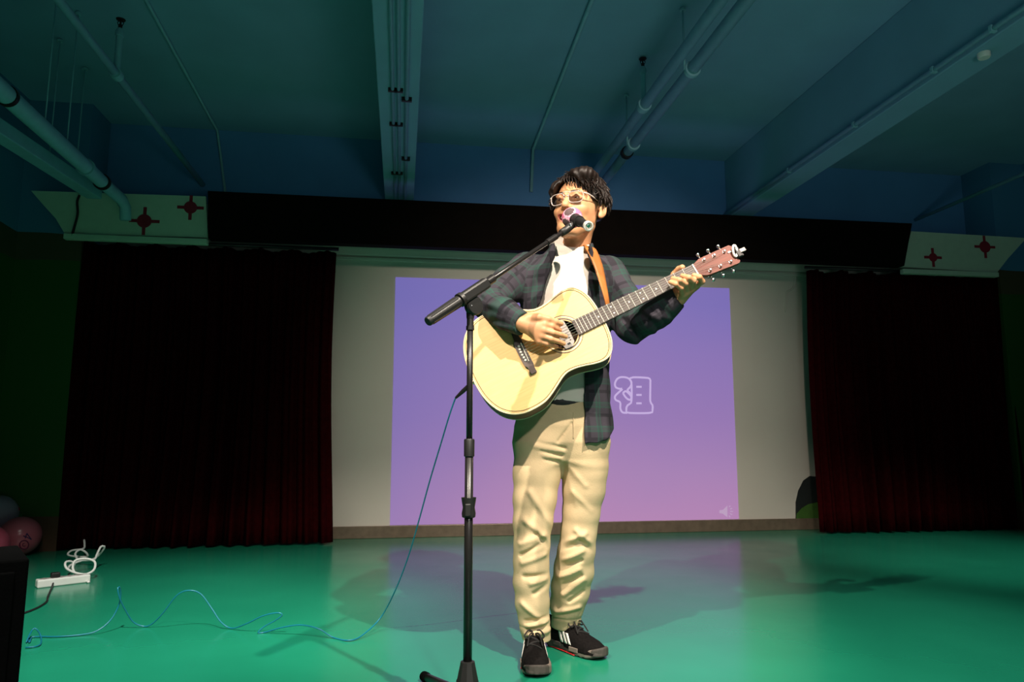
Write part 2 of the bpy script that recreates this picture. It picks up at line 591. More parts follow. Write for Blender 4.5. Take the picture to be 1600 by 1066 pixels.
# ------------------------------------------------------------------ signed-distance modelling
def surfnet(fn, lo, hi, h, k=4, lip=1.7):
    lo = np.array(lo, float); hi = np.array(hi, float)
    nc = np.ceil((hi - lo) / (h * k)).astype(int) + 1
    ax = [lo[i] + h * k * np.arange(nc[i]) for i in range(3)]
    G = np.stack(np.meshgrid(*ax, indexing='ij'), -1).reshape(-1, 3)
    ctr = G + h * (k - 1) / 2
    cv = fn(ctr).reshape(nc)
    vol = np.repeat(np.repeat(np.repeat(cv, k, 0), k, 1), k, 2).astype(np.float32)
    mask = np.repeat(np.repeat(np.repeat(np.abs(cv) < h * k * lip, k, 0), k, 1), k, 2)
    idx = np.argwhere(mask)
    vol[mask] = fn(lo + idx * h)
    for ax_ in range(3):
        for e_ in (0, -1):
            sl = [slice(None)] * 3; sl[ax_] = e_
            vol[tuple(sl)] = np.abs(vol[tuple(sl)]) + 1e-4
    s = vol < 0
    n = np.array(vol.shape)
    acc = np.zeros(n - 1, np.int8)
    offs = [(i, j, q) for i in (0, 1) for j in (0, 1) for q in (0, 1)]
    for o in offs:
        acc += s[o[0]:n[0] - 1 + o[0], o[1]:n[1] - 1 + o[1], o[2]:n[2] - 1 + o[2]]
    cells = np.argwhere((acc > 0) & (acc < 8))
    vals = {o: vol[cells[:, 0] + o[0], cells[:, 1] + o[1], cells[:, 2] + o[2]] for o in offs}
    sm = np.zeros((len(cells), 3)); ct = np.zeros(len(cells))
    for a in offs:
        for d in range(3):
            if a[d] == 0:
                b = list(a); b[d] = 1; b = tuple(b)
                va, vb = vals[a], vals[b]
                cr = (va < 0) != (vb < 0)
                t = np.where(cr, va / np.where(cr, va - vb, 1), 0)
                p = np.array(a, float)[None] + t[:, None] * np.eye(3)[d][None]
                sm += p * cr[:, None]; ct += cr
    V = lo + (cells + sm / np.maximum(ct, 1)[:, None]) * h
    cid = -np.ones(n - 1, np.int64)
    cid[cells[:, 0], cells[:, 1], cells[:, 2]] = np.arange(len(cells))
    quads = []
    for d in range(3):
        e1, e2 = [(1, 2), (2, 0), (0, 1)][d]
        A = [slice(None)] * 3; B = [slice(None)] * 3
        A[d] = slice(0, -1); B[d] = slice(1, None)
        cr = np.argwhere(s[tuple(A)] != s[tuple(B)])
        cr = cr[(cr[:, e1] > 0) & (cr[:, e2] > 0) & (cr[:, e1] < n[e1] - 1) & (cr[:, e2] < n[e2] - 1)]
        ins = s[cr[:, 0], cr[:, 1], cr[:, 2]]

        def cell(o1, o2):
            c = cr.copy(); c[:, e1] += o1; c[:, e2] += o2
            return cid[c[:, 0], c[:, 1], c[:, 2]]
        q = np.stack([cell(-1, -1), cell(0, -1), cell(0, 0), cell(-1, 0)], 1)
        q[~ins] = q[~ins][:, ::-1]
        quads.append(q)
    Q = np.concatenate(quads)
    Q = Q[(Q >= 0).all(1)]
    return V, Q


def netmesh(name, V, Q):
    me = bpy.data.meshes.new(name)
    me.vertices.add(len(V)); me.loops.add(Q.size); me.polygons.add(len(Q))
    me.vertices.foreach_set('co', np.ascontiguousarray(V, np.float32).ravel())
    me.loops.foreach_set('vertex_index', np.ascontiguousarray(Q, np.int32).ravel())
    me.polygons.foreach_set('loop_start', np.arange(0, Q.size, 4, dtype=np.int32))
    me.polygons.foreach_set('use_smooth', np.ones(len(Q), bool))
    me.update(calc_edges=True)
    me.validate()
    return me


def smin(a, b, k):
    h = np.maximum(k - np.abs(a - b), 0) / k
    return np.minimum(a, b) - h * h * k * 0.25


def smax(a, b, k):
    return -smin(-a, -b, k)


def rcone(P, a, b, ra, rb):
    a = np.asarray(a, float); b = np.asarray(b, float)
    ab = b - a
    t = np.clip(((P - a) @ ab) / (ab @ ab), 0, 1)
    return np.linalg.norm(P - a - t[:, None] * ab, axis=1) - (ra + (rb - ra) * t)


def chain(P, pts, k=0.01):
    """pts: list of (xyz, r)"""
    d = None
    for (a, ra), (b, rb) in zip(pts[:-1], pts[1:]):
        c = rcone(P, a, b, ra, rb)
        d = c if d is None else smin(d, c, k)
    return d


def ellip(P, c, r):
    q = (P - np.asarray(c)) / np.asarray(r)
    k0 = np.linalg.norm(q, axis=1)
    k1 = np.linalg.norm(q / np.asarray(r), axis=1)
    return k0 * (k0 - 1) / np.maximum(k1, 1e-6)


def loft(P, zs, cx, cy, rx, ry, pw=2.0):
    z = P[:, 2]
    x = P[:, 0] - np.interp(z, zs, cx)
    y = P[:, 1] - np.interp(z, zs, cy)
    a = np.interp(z, zs, rx); b = np.interp(z, zs, ry)
    q = (np.abs(x / a) ** pw + np.abs(y / b) ** pw) ** (1 / pw)
    d = (q - 1) * np.minimum(a, b)
    return smax(d, np.maximum(zs[0] - z, z - zs[-1]), 0.01)


def folds(P, lst):
    """sum of soft ridges (positive height) and creases (negative) along segments"""
    f = np.zeros(len(P))
    for a, b, wd, h in lst:
        k_ = np.array([1.0, 0.33, 1.0])        # folds run round the body, so depth counts less
        d = rcone(P * k_, a * k_, b * k_, 0, 0)
        f += h * np.exp(-(d / wd) ** 2)
    return f


# ================================================================== THE SETTING
XL, XR, YB, ZC = -2.80, 5.62, 5.90, 3.29
YF = -5.0
YV = 5.40                                # plane of the valance and the target boards


def slab(name, x0, x1, y0, y1, z0, z1, m, parent=None, kind='structure', bev=0.0):
    o = boxobj(name, ((x0 + x1) / 2, (y0 + y1) / 2, (z0 + z1) / 2), (x1 - x0, y1 - y0, z1 - z0), m, parent, bev)
    if parent is None:
        tag(o, kind=kind)
    return o


slab('floor', XL - 0.2, XR + 0.2, YF, YB + 0.2, -0.1, 0.0, MT['floor'])
slab('ceiling', XL - 0.2, XR + 0.2, YF, YB + 0.2, ZC, ZC + 0.1, MT['ceil'])
wb = slab('wall_back', XL - 0.2, XR + 0.2, YB, YB + 0.2, 0, 2.62, MT['white_wall'])
slab('wall_back_upper', XL - 0.2, XR + 0.2, YB, YB + 0.2, 2.62, ZC, MT['bluewall'])
slab('wall_left', XL - 0.2, XL, YF, YB, 0, ZC, MT['mural'])
slab('wall_right', XR, XR + 0.2, YF, YB, 0, ZC, MT['mural'])
# short returns between the side walls and the curtains
slab('wall_left_return', XL, -2.36, 5.56, YB, 0, ZC, MT['mural'])
slab('wall_right_return', 5.28, XR, 5.56, YB, 0, ZC, MT['mural'])
slab('baseboard_back', -2.36, 5.28, YB - 0.02, YB, 0.0, 0.095, MT['base'], bev=0.004)
# mouldings along the top of the white wall
slab('trim_1', -2.36, 5.28, YB - 0.10, YB, 2.335, 2.62, MT['white_wall'])
slab('trim_2', -2.36, 5.28, YB - 0.035, YB, 2.275, 2.335, MT['white_wall'], bev=0.006)
slab('trim_3', -2.36, 5.28, YB - 0.02, YB, 2.235, 2.262, MT['white_wall'], bev=0.004)

# ceiling beams
ZB = 2.749


def beam(name, x0, x1, zb):
    return slab(name, x0, x1, YF, YB, zb, ZC, MT['ceil'], bev=0.006)


beam('ceiling_beam_1', -0.176, 0.062, ZB)
beam('ceiling_beam_2', 2.865, 3.062, ZB)

# valance over the stage opening
bm = bmesh.new()
vx0a, vx0b, vx1b, vx1a = -1.446, -1.426, 4.184, 4.288
add_prism(bm, [(vx0b, 2.229), (vx1b, 2.229), (vx1a, 2.605), (vx0a, 2.585)], 0, 0.09, lambda p: (p[0], YV + 0.05 - p[2], p[1]))
val = bmobj('valance', bm, MT['black'])
tag(val, 'long black valance panel across the top of the stage opening', 'valance')


# white boards with red targets either side of the valance
def target_board(name, poly, marks, label):
    root = empty(name, (sum(p[0] for p in poly) / len(poly), YV, min(p[1] for p in poly)))
    tag(root, label, 'board')
    o = prismobj('panel', poly, -0.03, 0.0, MT['board'], None, wallfn(YV)); wparent(o, root)
    zlow = min(p[1] for p in poly)
    xs = [p[0] for p in poly if p[1] < zlow + 0.05]
    o = boxobj('lower_ledge', ((min(xs) + max(xs)) / 2, YV + 0.005, zlow - 0.022), (max(xs) - min(xs), 0.05, 0.042), MT['board'], None, 0.006)
    wparent(o, root)
    for (cx, cz, r, L_) in marks:
        bm = bmesh.new()
        add_lathe(bm, [(r, 0.001), (r, 0.007), (r - 0.002, 0.008)], (cx, YV, cz), (0, -1, 0), 28)
        mk = bmobj('red_target', bm, MT['red']); wparent(mk, root)
        for a, b2 in ((0, 1), (1, 0)):
            for s in (-1, 1):
                bm = bmesh.new()
                c = (cx + s * b2 * (r + L_) / 2, YV - 0.0025, cz + s * a * (r + L_) / 2)
                sz = (abs(b2) * (L_ - r + 0.01) + abs(a) * 0.022, 0.005, abs(a) * (L_ - r + 0.01) + abs(b2) * 0.022)
                add_box(bm, c, sz)
                arm = bmobj('cross_arm', bm, MT['red'])
                arm.parent = mk
    return root


def bp(px, py):
    p = atY(px, py, YV)
    return (p[0], p[2])


tl = [bp(228 / 4.706, 280 + 85 / 4.706), bp(1513 / 4.706, 280 + 127 / 4.706), bp(1530 / 4.706, 280 + 430 / 4.706), bp(475 / 4.706, 280 + 400 / 4.706),
      bp(410 / 4.706, 280 + 290 / 4.706), bp(310 / 4.706, 280 + 180 / 4.706)][::-1]
c1 = bp(1062 / 4.706, 280 + 309 / 4.706); c2 = bp(1402 / 4.706, 280 + 210 / 4.706)
target_board('target_board', tl, [(c1[0], c1[1], 0.050, 0.099), (c2[0], c2[1], 0.046, 0.088)],
             'white board with two red crosshair targets left of the valance, under the pipes')
tr = [bp(1424, 361.5), bp(1604, 372), bp(1575, 404), bp(1558, 426), bp(1409, 417)][::-1]
c3 = bp(1457.5, 402.5); c4 = bp(1538.5, 386)
target_board('target_board', tr, [(c3[0], c3[1], 0.038, 0.078), (c4[0], c4[1], 0.052, 0.095)],
             'white board with two red crosshair targets right of the valance')


# curtains
def curtain(name, x0, x1, label, seed, hooks=True):
    rr = np.random.default_rng(seed)
    root = empty(name, ((x0 + x1) / 2, 5.62, 0))
    tag(root, label, 'curtain')
    nx, nz = 420, 14
    xs = np.linspace(x0, x1, nx)
    ph = np.cumsum(0.75 + 0.5 * rr.random(nx)) * (x1 - x0) / nx * 2 * math.pi / 0.125
    amp = 0.045 * (0.7 + 0.3 * np.sin(np.linspace(0, 9, nx) + seed))
    V = []
    ztop, zbot = 2.215, 0.015
    for j in range(nz):
        t = j / (nz - 1)
        z = ztop + (zbot - ztop) * t
        a = amp * (0.45 + 0.75 * t)
        y = 5.60 + a * np.sin(ph + 0.5 * np.sin(t * 3 + xs * 2)) + 0.012 * np.sin(ph * 2.3 + 1)
        xx = xs + (0.02 * np.sin(t * 4) * np.sin(xs * 3)) + (xs - (x0 + x1) / 2) * 0.03 * t
        V += [(xx[i], y[i], z + (0.012 * math.sin(ph[i] * 0.5) if j == 0 else 0)) for i in range(nx)]
    Fc = [(j * nx + i, j * nx + i + 1, (j + 1) * nx + i + 1, (j + 1) * nx + i) for j in range(nz - 1) for i in range(nx - 1)]
    me = bpy.data.meshes.new('cloth'); me.from_pydata(V, [], Fc)
    o = link('cloth', me, MT['velvet'], None, True)
    md = o.modifiers.new('thick', 'SOLIDIFY'); md.thickness = 0.006
    wparent(o, root)
    bm = bmesh.new()
    add_tube(bm, [(x0 - 0.02, 5.60, ztop + 0.03), (x1 + 0.02, 5.60, ztop + 0.03)], 0.014, 10)
    r = bmobj('curtain_rail', bm, MT['darkmetal'], None, True); wparent(r, root)
    return root


curtain('stage_curtain', -2.42, -0.535, 'dark red velvet curtain left of the projected picture, hanging to the floor', 3)
curtain('stage_curtain', 3.44, 5.34, 'dark red velvet curtain right of the projected picture, hanging to the floor', 11)

# projected picture: thin panel on the wall, its emission stands in for projector light
sx0, sx1, sz0, sz1 = -0.075, 2.86, 0.098, 2.105
scr = empty('projected_picture', ((sx0 + sx1) / 2, YB, sz0))
tag(scr, 'purple and pink projected picture glowing on the white wall behind the singer', 'projection')
o = boxobj('picture_area', ((sx0 + sx1) / 2, YB - 0.002, (sz0 + sz1) / 2), (sx1 - sx0, 0.004, sz1 - sz0), MT['screen']); wparent(o, scr)


def sp(zx, zy):
    p = atY(930 + zx / 3.808, 560 + zy / 3.808, YB - 0.006)
    return p


gl = [
    [(190, 190), (212, 165), (215, 140), (195, 118), (158, 112), (132, 122), (118, 148), (122, 172), (145, 182), (162, 182), (140, 203), (118, 226), (122, 248), (148, 262), (150, 300), (163, 322), (190, 325)],
    [(165, 207), (180, 196), (195, 205), (214, 228), (210, 246), (195, 244), (178, 228), (165, 207)],
    [(204, 272), (216, 254), (216, 150), (206, 126), (222, 114), (300, 116), (326, 124), (328, 160), (328, 258), (340, 274), (341, 308), (326, 325), (200, 325), (186, 312), (188, 286), (204, 272)],
    [(190, 190), (205, 205), (216, 222)],
    [(245, 170), (276, 170)], [(245, 218), (276, 218)], [(245, 268), (276, 268)]]
for g in gl:
    pts = [sp(*q) for q in g]
    if len(pts) > 2:
        pts = spline(pts, len(pts) * 3)
    o = tubeobj('character_outline', pts, [(0.0085, 0.0035)] * len(pts), MT['glyph'], None, 8, flat=Vector((0.3, 0, 1)).normalized() if False else None)
    wparent(o, scr)
ip = [sp(*q) for q in [(740, 905), (760, 903), (786, 878), (786, 946), (760, 925), (740, 922)]]
bm = bmesh.new()
add_prism(bm, [(p[0], p[2]) for p in ip][::-1], 0.004, 0.007, wallfn(YB))
o = bmobj('speaker_icon', bm, MT['icon']); wparent(o, scr)
for a, b2 in (((797, 885), (804, 878)), ((803, 898), (815, 893)), ((804, 912), (820, 912)), ((803, 925), (815, 931)), ((797, 938), (803, 946))):
    o = tubeobj('sound_ray', [sp(*a), sp(*b2)], 0.004, MT['icon'], None, 6); wparent(o, scr)

# painted hill at the foot of the wall beside the right curtain
hp = lambda px, py: (atY(px, py, YB)[0], atY(px, py, YB)[2])
mh = empty('painted_hill', (hp(1262, 815)[0], YB, 0.1))
tag(mh, 'dark and green painted hill shape on the white wall beside the right curtain', 'mural')
o = prismobj('dark_hill', [hp(1243, 817), hp(1243, 785), hp(1247, 767), hp(1255, 751), hp(1265, 744), hp(1276, 745), hp(1290, 752), hp(1300, 762), hp(1300, 817)][::-1], 0.0, 0.006, MT['hillblack'], None, wallfn(YB)); wparent(o, mh)
o = prismobj('green_hill', [hp(1243, 817), hp(1244, 803), hp(1252, 794), hp(1262, 788), hp(1276, 785), hp(1300, 784), hp(1300, 817)][::-1], 0.006, 0.011, MT['hillgreen'], None, wallfn(YB)); wparent(o, mh)

# peeling strip and cable on the white wall at the right
pts = [atY(x, y, YB - 0.008) for x, y in ((1243, 432), (1241, 447), (1236, 453), (1229, 457), (1228, 470), (1227, 488))]
o = tubeobj('wall_cable', spline(pts, 18), [(0.011 - 0.0004 * i, 0.006) for i in range(18)], MT['white_wall'], None, 8)
tag(o, 'short white cable stuck to the wall beside the right curtain', 'cable')
# dark cable hanging over the left board
pts = [(*bp(590 / 4.706, 280 + 122 / 4.706),), (*bp(573 / 4.706, 280 + 170 / 4.706),), (*bp(577 / 4.706, 280 + 255 / 4.706),), (*bp(555 / 4.706, 280 + 350 / 4.706),), (*bp(535 / 4.706, 280 + 420 / 4.706),)]
o = tubeobj('hanging_cable', spline([(p[0], YV - 0.012, p[1]) for p in pts], 20), 0.0085, MT['blackcord'], None, 8)
tag(o, 'thin black cable hanging down over the left white target board', 'cable')


# ------------------------------------------------------------------ ceiling services
def pipe_thing(name, p0, p1, r, label, cat='pipe'):
    root = empty(name, tuple(p0))
    tag(root, label, cat)
    o = tubeobj('pipe', [p0, p1], r, MT['pipe'], None, 16); wparent(o, root)
    return root


def collar_at(root, p, r, ax=(0, 1, 0), name='coupling', wd=0.05, m=None):
    o = latheobj(name, [(r, -wd / 2), (r * 1.25, -wd / 2), (r * 1.25, wd / 2), (r, wd / 2)], tuple(p), ax, m or MT['pipe']); wparent(o, root)
    return o


def sprinkler(root, p, ztop):
    x, y, z = p
    o = latheobj('riser', [(0.017, 0), (0.017, ztop - z - 0.05), (0.023, ztop - z - 0.05), (0.023, ztop - z - 0.02), (0.013, ztop - z)], (x, y, z), (0, 0, 1), MT['pipe'], seg=14)
    wparent(o, root)
    bm = bmesh.new()
    add_lathe(bm, [(0.010, 0), (0.012, 0.02), (0.005, 0.03), (0.005, 0.05), (0.024, 0.052), (0.026, 0.056), (0, 0.058)], (x, y, ztop), (0, 0, 1), 14)
    for s in (-1, 1):
        add_tube(bm, [(x + s * 0.009, y, ztop + 0.015), (x + s * 0.017, y, ztop + 0.035), (x + s * 0.005, y, ztop + 0.052)], 0.0025, 6)
    h = bmobj('sprinkler_head', bm, MT['darkmetal']); h.parent = o
    return o


def rod(root, x, y, z0, z1, r=0.006):
    o = tubeobj('hanger_rod', [(x, y, z0), (x, y, z1)], r, MT['pipe'], None, 8); wparent(o, root)
    bm = bmesh.new()
    add_lathe(bm, [(0.018, 0), (0.018, 0.012), (0.008, 0.02)], (x, y, z1 - 0.02), (0, 0, 1), 12)
    q = bmobj('ceiling_anchor', bm, MT['pipe']); q.parent = o


# thin sprinkler pipe, left
zp = 2.82
a = atZ(85, 0, zp)
pl = pipe_thing('sprinkler_pipe', (a[0] + 0.02, YF, zp), (a[0] + 0.02, YB, zp), 0.022, 'thin teal ceiling pipe with one sprinkler, left of the central beam')
s_ = atZ(184, 116, zp)
collar_at(pl, (a[0] + 0.02, s_[1], zp), 0.026)
sprinkler(pl, (a[0] + 0.02, s_[1], zp), atY(192, 45, s_[1])[2])
# paired pipes, right of the beam
zp = 2.95
pr = pipe_thing('sprinkler_pipe', (1.535, YF, zp), (1.535, YB, zp), 0.034, 'upper teal pipe of the pair hung right of the central beam, carrying a sprinkler')
s_ = atZ(1003, 165, zp)
collar_at(pr, (1.535, s_[1], zp), 0.036)
sprinkler(pr, (1.535, s_[1], zp), atY(1000, 104, s_[1])[2])
p2 = pipe_thing('service_pipe', (1.63, YF, zp - 0.045), (1.63, YB, zp - 0.045), 0.036, 'lower teal pipe of the pair hung right of the central beam')
for (px, py) in ((1052, 95), (970, 215)):
    q = atZ(px, py, zp)
    rod(p2, 1.585, q[1], zp - 0.05, ZC)
    collar_at(p2, (1.63, q[1], zp - 0.045), 0.038, wd=0.03)
collar_at(p2, (1.63, 4.95, zp - 0.045), 0.037, wd=0.04, m=MT['darkmetal'])

# two large pipes at far left ending in front of the target board
bigA = empty('drain_pipe', (-1.94, 5.3, 2.45))
tag(bigA, 'large teal pipe with an elbow end in front of the left target board', 'pipe')
pa0 = atY(0, 140, 3.56); pa1 = atY(190, 312, 5.2)
dA = (pa1 - pa0) / np.linalg.norm(pa1 - pa0)
pt = [pa0 - dA * 3.0, pa0, pa0 * 0.5 + pa1 * 0.5, pa1, pa1 + dA * 0.05 + np.array([0.01, 0, -0.04]), pa1 + dA * 0.06 + np.array([0.015, 0, -0.13])]
o = tubeobj('pipe', pt, [0.047, 0.047, 0.045, 0.040, 0.038, 0.036], MT['pipe'], None, 18); wparent(o, bigA)
for t, nm in ((0.04, 'black_band'), (0.62, 'coupling'), (0.78, 'black_band')):
    c = pa0 + (pa1 - pa0) * t
    o = latheobj(nm, [(0.04, -0.012), (0.053, -0.012), (0.053, 0.012), (0.04, 0.012)], tuple(c), tuple(dA), MT['darkmetal'] if 'black' in nm else MT['pipe']); wparent(o, bigA)
for t in (0.28, 0.45):
    c = pa0 + (pa1 - pa0) * t
    rod(bigA, c[0], c[1], c[2], ZC, 0.004)
bigB = empty('air_duct', (-2.2, 5.3, 2.4))
tag(bigB, 'square teal duct below the large pipe at far left', 'duct')
pb0 = atY(0, 205, 4.1); pb1 = atY(148, 302, 5.28)
dB = (pb1 - pb0) / np.linalg.norm(pb1 - pb0)
rotB = Vector(dB).to_track_quat('Y', 'Z').to_matrix()
mid = (pb0 - dB * 2.5 + pb1) / 2
o = boxobj('duct', tuple(mid), (0.10, float(np.linalg.norm(pb1 - pb0)) + 2.5, 0.085), MT['pipe'], None, 0.006, rotB); wparent(o, bigB)
for t in (0.45, 0.75):
    c = pb0 + (pb1 - pb0) * t
    rod(bigB, c[0], c[1], c[2] + 0.03, ZC, 0.004)


# conduits run on the ceiling and down the wall
def conduit(px_pts, r, label, ext=3.0):
    pts = []
    for (x, y, where) in px_pts:
        pts.append(atZ(x, y, ZC - r) if where == 'c' else atY(x, y, YB - r))
    d = pts[0] - pts[1]; d /= np.linalg.norm(d)
    pts = [pts[0] + d * ext] + pts
    P = []
    for p in pts:
        P.append((p[0], min(p[1], YB - r), min(p[2], ZC - r)))
    o = tubeobj('ceiling_conduit', P, r, MT['pipe'], None, 10)
    tag(o, label, 'conduit')
    return o


conduit([(228, 0, 'c'), (350, 222, 'c'), (352, 300, 'w')], 0.011, 'thin conduit on the ceiling left of the central beam, bending down the wall')
conduit([(925, 0, 'c'), (833, 233, 'c'), (830, 300, 'w')], 0.014, 'thin conduit on the ceiling right of the central beam, bending down the wall')
q1 = atY(1430, 344, YB)
o = tubeobj('service_pipe', [(q1[0], YF, q1[2]), (q1[0], YB, q1[2])], 0.016, MT['pipe'], None, 10)
tag(o, 'thin teal pipe running above the right target board, right of the large beam', 'pipe')
for i, (px, r, nm) in enumerate(((610, 0.010, 'leftmost of the three conduits under the central beam'),
                                 (622, 0.010, 'middle one of the three conduits under the central beam'),
                                 (638, 0.012, 'rightmost of the three conduits under the central beam'))):
    X = atZ(px, 0, ZB)[0]
    root = empty('beam_conduit', (X, YF, ZB - r))
    tag(root, nm, 'conduit')
    o = tubeobj('conduit_tube', [(X, YF, ZB - r), (X, YB, ZB - r)], r, MT['pipe'], None, 10); wparent(o, root)
    for yy in ((3.9, 4.35, 5.2) if i < 2 else (4.0, 4.9)):
        o = boxobj('clip', (X, yy, ZB - r), (r * 5, 0.02, r * 2.3), MT['darkmetal'], None, 0.002); wparent(o, root)
# conduit and round junction box on the side beam
root = empty('beam_conduit', (2.85, YF, ZB))
tag(root, 'conduit along the lower edge of the large right-hand beam', 'conduit')
o = tubeobj('conduit_tube', [(2.845, YF, ZB + 0.03), (2.845, YB, ZB + 0.03)], 0.014, MT['pipe'], None, 10); wparent(o, root)
for yy in (2.9, 3.3, 4.0, 4.8):
    o = boxobj('clip', (2.845, yy, ZB + 0.03), (0.034, 0.02, 0.036), MT['pipe'], None, 0.002); wparent(o, root)
jb = atZ(1537, 83, ZB)
o = latheobj('junction_box', [(0.030, 0), (0.030, 0.022), (0.026, 0.028), (0, 0.028)], (jb[0], jb[1], ZB), (0, 0, -1), MT['whiteplast'])
tag(o, 'small round white box on the underside of the right-hand beam', 'box')

# ================================================================== FLOOR THINGS
# black box at the left edge of the picture
bx1 = atY(47, 866, 2.15)
amp = empty('speaker_box', (bx1[0], bx1[1], 0), math.radians(30))
tag(amp, 'black speaker box standing on the floor at the left edge', 'speaker')
AH = bx1[2] - 0.012
boxobj('cabinet', (-0.25, 0.16, AH / 2 + 0.01), (0.5, 0.32, AH - 0.02), MT['ampblack'], amp, 0.006)
boxobj('front_grille', (-0.25, -0.004, AH / 2 + 0.01), (0.44, 0.012, AH - 0.08), MT['ampblack'], amp, 0.004)
for sx_ in (-0.44, -0.06):
    for yy in (0.06, 0.27):
        latheobj('foot', [(0.02, 0), (0.022, 0.02)], (sx_, yy, 0), (0, 0, 1), MT['plastic'], amp, 12)


# balloons lying by the left wall
def balloon(name, c, r, m, label, ax=(0.1, 0.2, -1)):
    root = empty(name, (c[0], c[1], c[2] - r))
    tag(root, label, 'balloon', None)
    prof = []
    for i in range(19):
        t = math.pi * i / 18
        rr = r * math.sin(t)
        hh = -r * math.cos(t) * (1.0 if t < math.pi / 2 else 1.15)
        prof.append((rr, hh))
    prof[-1] = (0.0, prof[-1][1])
    prof[0] = (0.0, prof[0][1])
    o = latheobj('skin', prof, c, ax, m, None, 32); wparent(o, root)
    a = Vector(ax).normalized()
    kk = Vector(c) + a * r * 1.13
    k = latheobj('knot', [(0.004, 0), (0.010, 0.012), (0.013, 0.018), (0.0, 0.014)], tuple(kk), ax, m, None, 10); wparent(k, root)
    return root


def onfloor(px, py, r):                 # ball of radius r resting on the floor, centre seen at px
    r_ = ray(px, py)
    return CC + r_ * ((r - CAMH) / r_[2])


cb = onfloor(31, 838, 0.128)
sB = FPX / ((cb - CC) @ CF)
bal = balloon('balloon', tuple(cb), 0.128, MT['balpink'], 'pink balloon printed with a 4 and a ring on the floor by the left wall', (-0.6, 0.8, -0.1))


def on_ball(px, py, c, r, off=0.0015):
    d = ray(px, py); d /= np.linalg.norm(d)
    oc = CC - c
    b = oc @ d
    q = b * b - (oc @ oc - (r + off) ** 2)
    t = -b - math.sqrt(max(q, 0))
    return CC + d * t


def print_line(pxs, wd, m, name='printed_mark', parent=bal, c=cb, r=0.128, closed=False):
    pts = [on_ball(x / 8.889, 760 + y / 8.889, c, r) for x, y in pxs]
    if len(pts) > 2 and not closed:
        pts = spline(pts, len(pts) * 3)
    o = tubeobj(name, pts, wd, m, None, 6); wparent(o, parent)


print_line([(325, 690), (435, 735)], 0.0035, MT['ink'])
print_line([(435, 740), (372, 655)], 0.0035, MT['ink'])
print_line([(372, 655), (350, 725)], 0.0035, MT['ink'])
print_line([(335 + 62 * math.cos(t) + 8 * math.sin(t), 812 + 58 * math.sin(t) - 10 * math.cos(t)) for t in np.linspace(0, 2 * math.pi, 18)], 0.0035, MT['inkred'])
print_line([(335 + 22 * math.cos(t), 812 + 20 * math.sin(t)) for t in np.linspace(0.5, 5, 10)], 0.002, MT['inkred'])
print_line([(72, 655), (68, 720), (92, 775), (120, 740), (95, 690)], 0.004, MT['inkred'])
print_line([(120, 810), (95, 850), (80, 862)], 0.004, MT['inkred'])
cb2 = onfloor(-18, 851, 0.115)
balloon('balloon', tuple(cb2), 0.115, MT['balrose'], 'rose balloon cut by the left edge of the picture, on the floor', (0.2, 0.5, -1))
cb3 = atY(-4, 803, cb[1] + 0.13)
balloon('balloon', tuple(cb3), 0.125, MT['ballav'], 'pale lavender balloon resting on top of the pink balloons', (0.2, 0.5, -1))
# painted flower on the green wall behind them
fy = 5.545
fl = empty('painted_flower', tuple(atY(27, 812, fy)))
tag(fl, 'small red flower with green leaves on the green wall above the balloons', 'flower')
fq = lambda x, y: (atY(x / 8.889, 760 + y / 8.889, fy)[0], atY(x / 8.889, 760 + y / 8.889, fy)[2])
for poly in ([(225, 480), (270, 480), (245, 420), (235, 380), (205, 340), (215, 400), (200, 430)], [(250, 480), (275, 470), (320, 375), (270, 395), (245, 425)]):
    o = prismobj('leaf', [fq(*p) for p in poly], 0.0, 0.004, MT['leafgreen'], None, wallfn(fy)); wparent(o, fl)
fc = fq(245, 318)
o = latheobj('blossom', [(0.016, 0), (0.016, 0.004), (0.012, 0.006)], (fc[0], fy, fc[1]), (0, -1, 0), MT['red'], None, 12); wparent(o, fl)
o = latheobj('flower_centre', [(0.006, 0.006), (0.006, 0.009)], (fc[0], fy, fc[1]), (0, -1, 0), MT['cream'], None, 10); wparent(o, fl)

# power strip with its white lead and a black plug
q0 = atZ(56, 919, 0.0); q1 = atZ(139, 909, 0.0)
ps = empty('power_strip', tuple((q0 + q1) / 2))
tag(ps, 'white power strip with a black plug in it on the green floor', 'power strip')
dv = q1 - q0
ang = math.atan2(dv[1], dv[0])
Ls = float(np.linalg.norm(dv))
rz = Matrix.Rotation(ang, 3, 'Z')
mid = (q0 + q1) / 2
o = boxobj('casing', (mid[0], mid[1], 0.021), (Ls, 0.058, 0.042), MT['whiteplast'], None, 0.007, rz); wparent(o, ps)
for t in (-0.36, -0.2, -0.04, 0.12, 0.28):
    c = mid + dv * t
    o = boxobj('socket', (c[0], c[1], 0.0425), (0.034, 0.036, 0.002), MT['greyplast'], None, 0.0, rz @ Matrix.Rotation(0.6, 3, 'Z')); wparent(o, ps)
pc = q0 + dv * 0.34
pg = boxobj('plug', (pc[0], pc[1], 0.055), (0.042, 0.034, 0.028), MT['blackcord'], None, 0.006, rz); wparent(pg, ps)
Yp = pc[1]
pts = [np.array([pc[0], pc[1], 0.062]), atY(82, 915, Yp - 0.05), atY(75, 932, Yp - 0.12), atZ(73, 940, 0.004), atZ(62, 948, 0.004), atZ(44, 956, 0.004), atZ(20, 964, 0.004)]
pts = [np.array([p[0], p[1], p[2]]) if p[2] > 0.005 else atZ(*xy, 0.005) for p, xy in zip(pts, ((90, 905), (82, 915), (75, 932), (73, 940), (62, 948), (44, 956), (20, 964)))]
o = tubeobj('black_power_cord', spline(pts, 30), 0.0045, MT['blackcord'], None, 8)
tag(o, 'thin black cord from the plug in the power strip to the black box', 'cord')
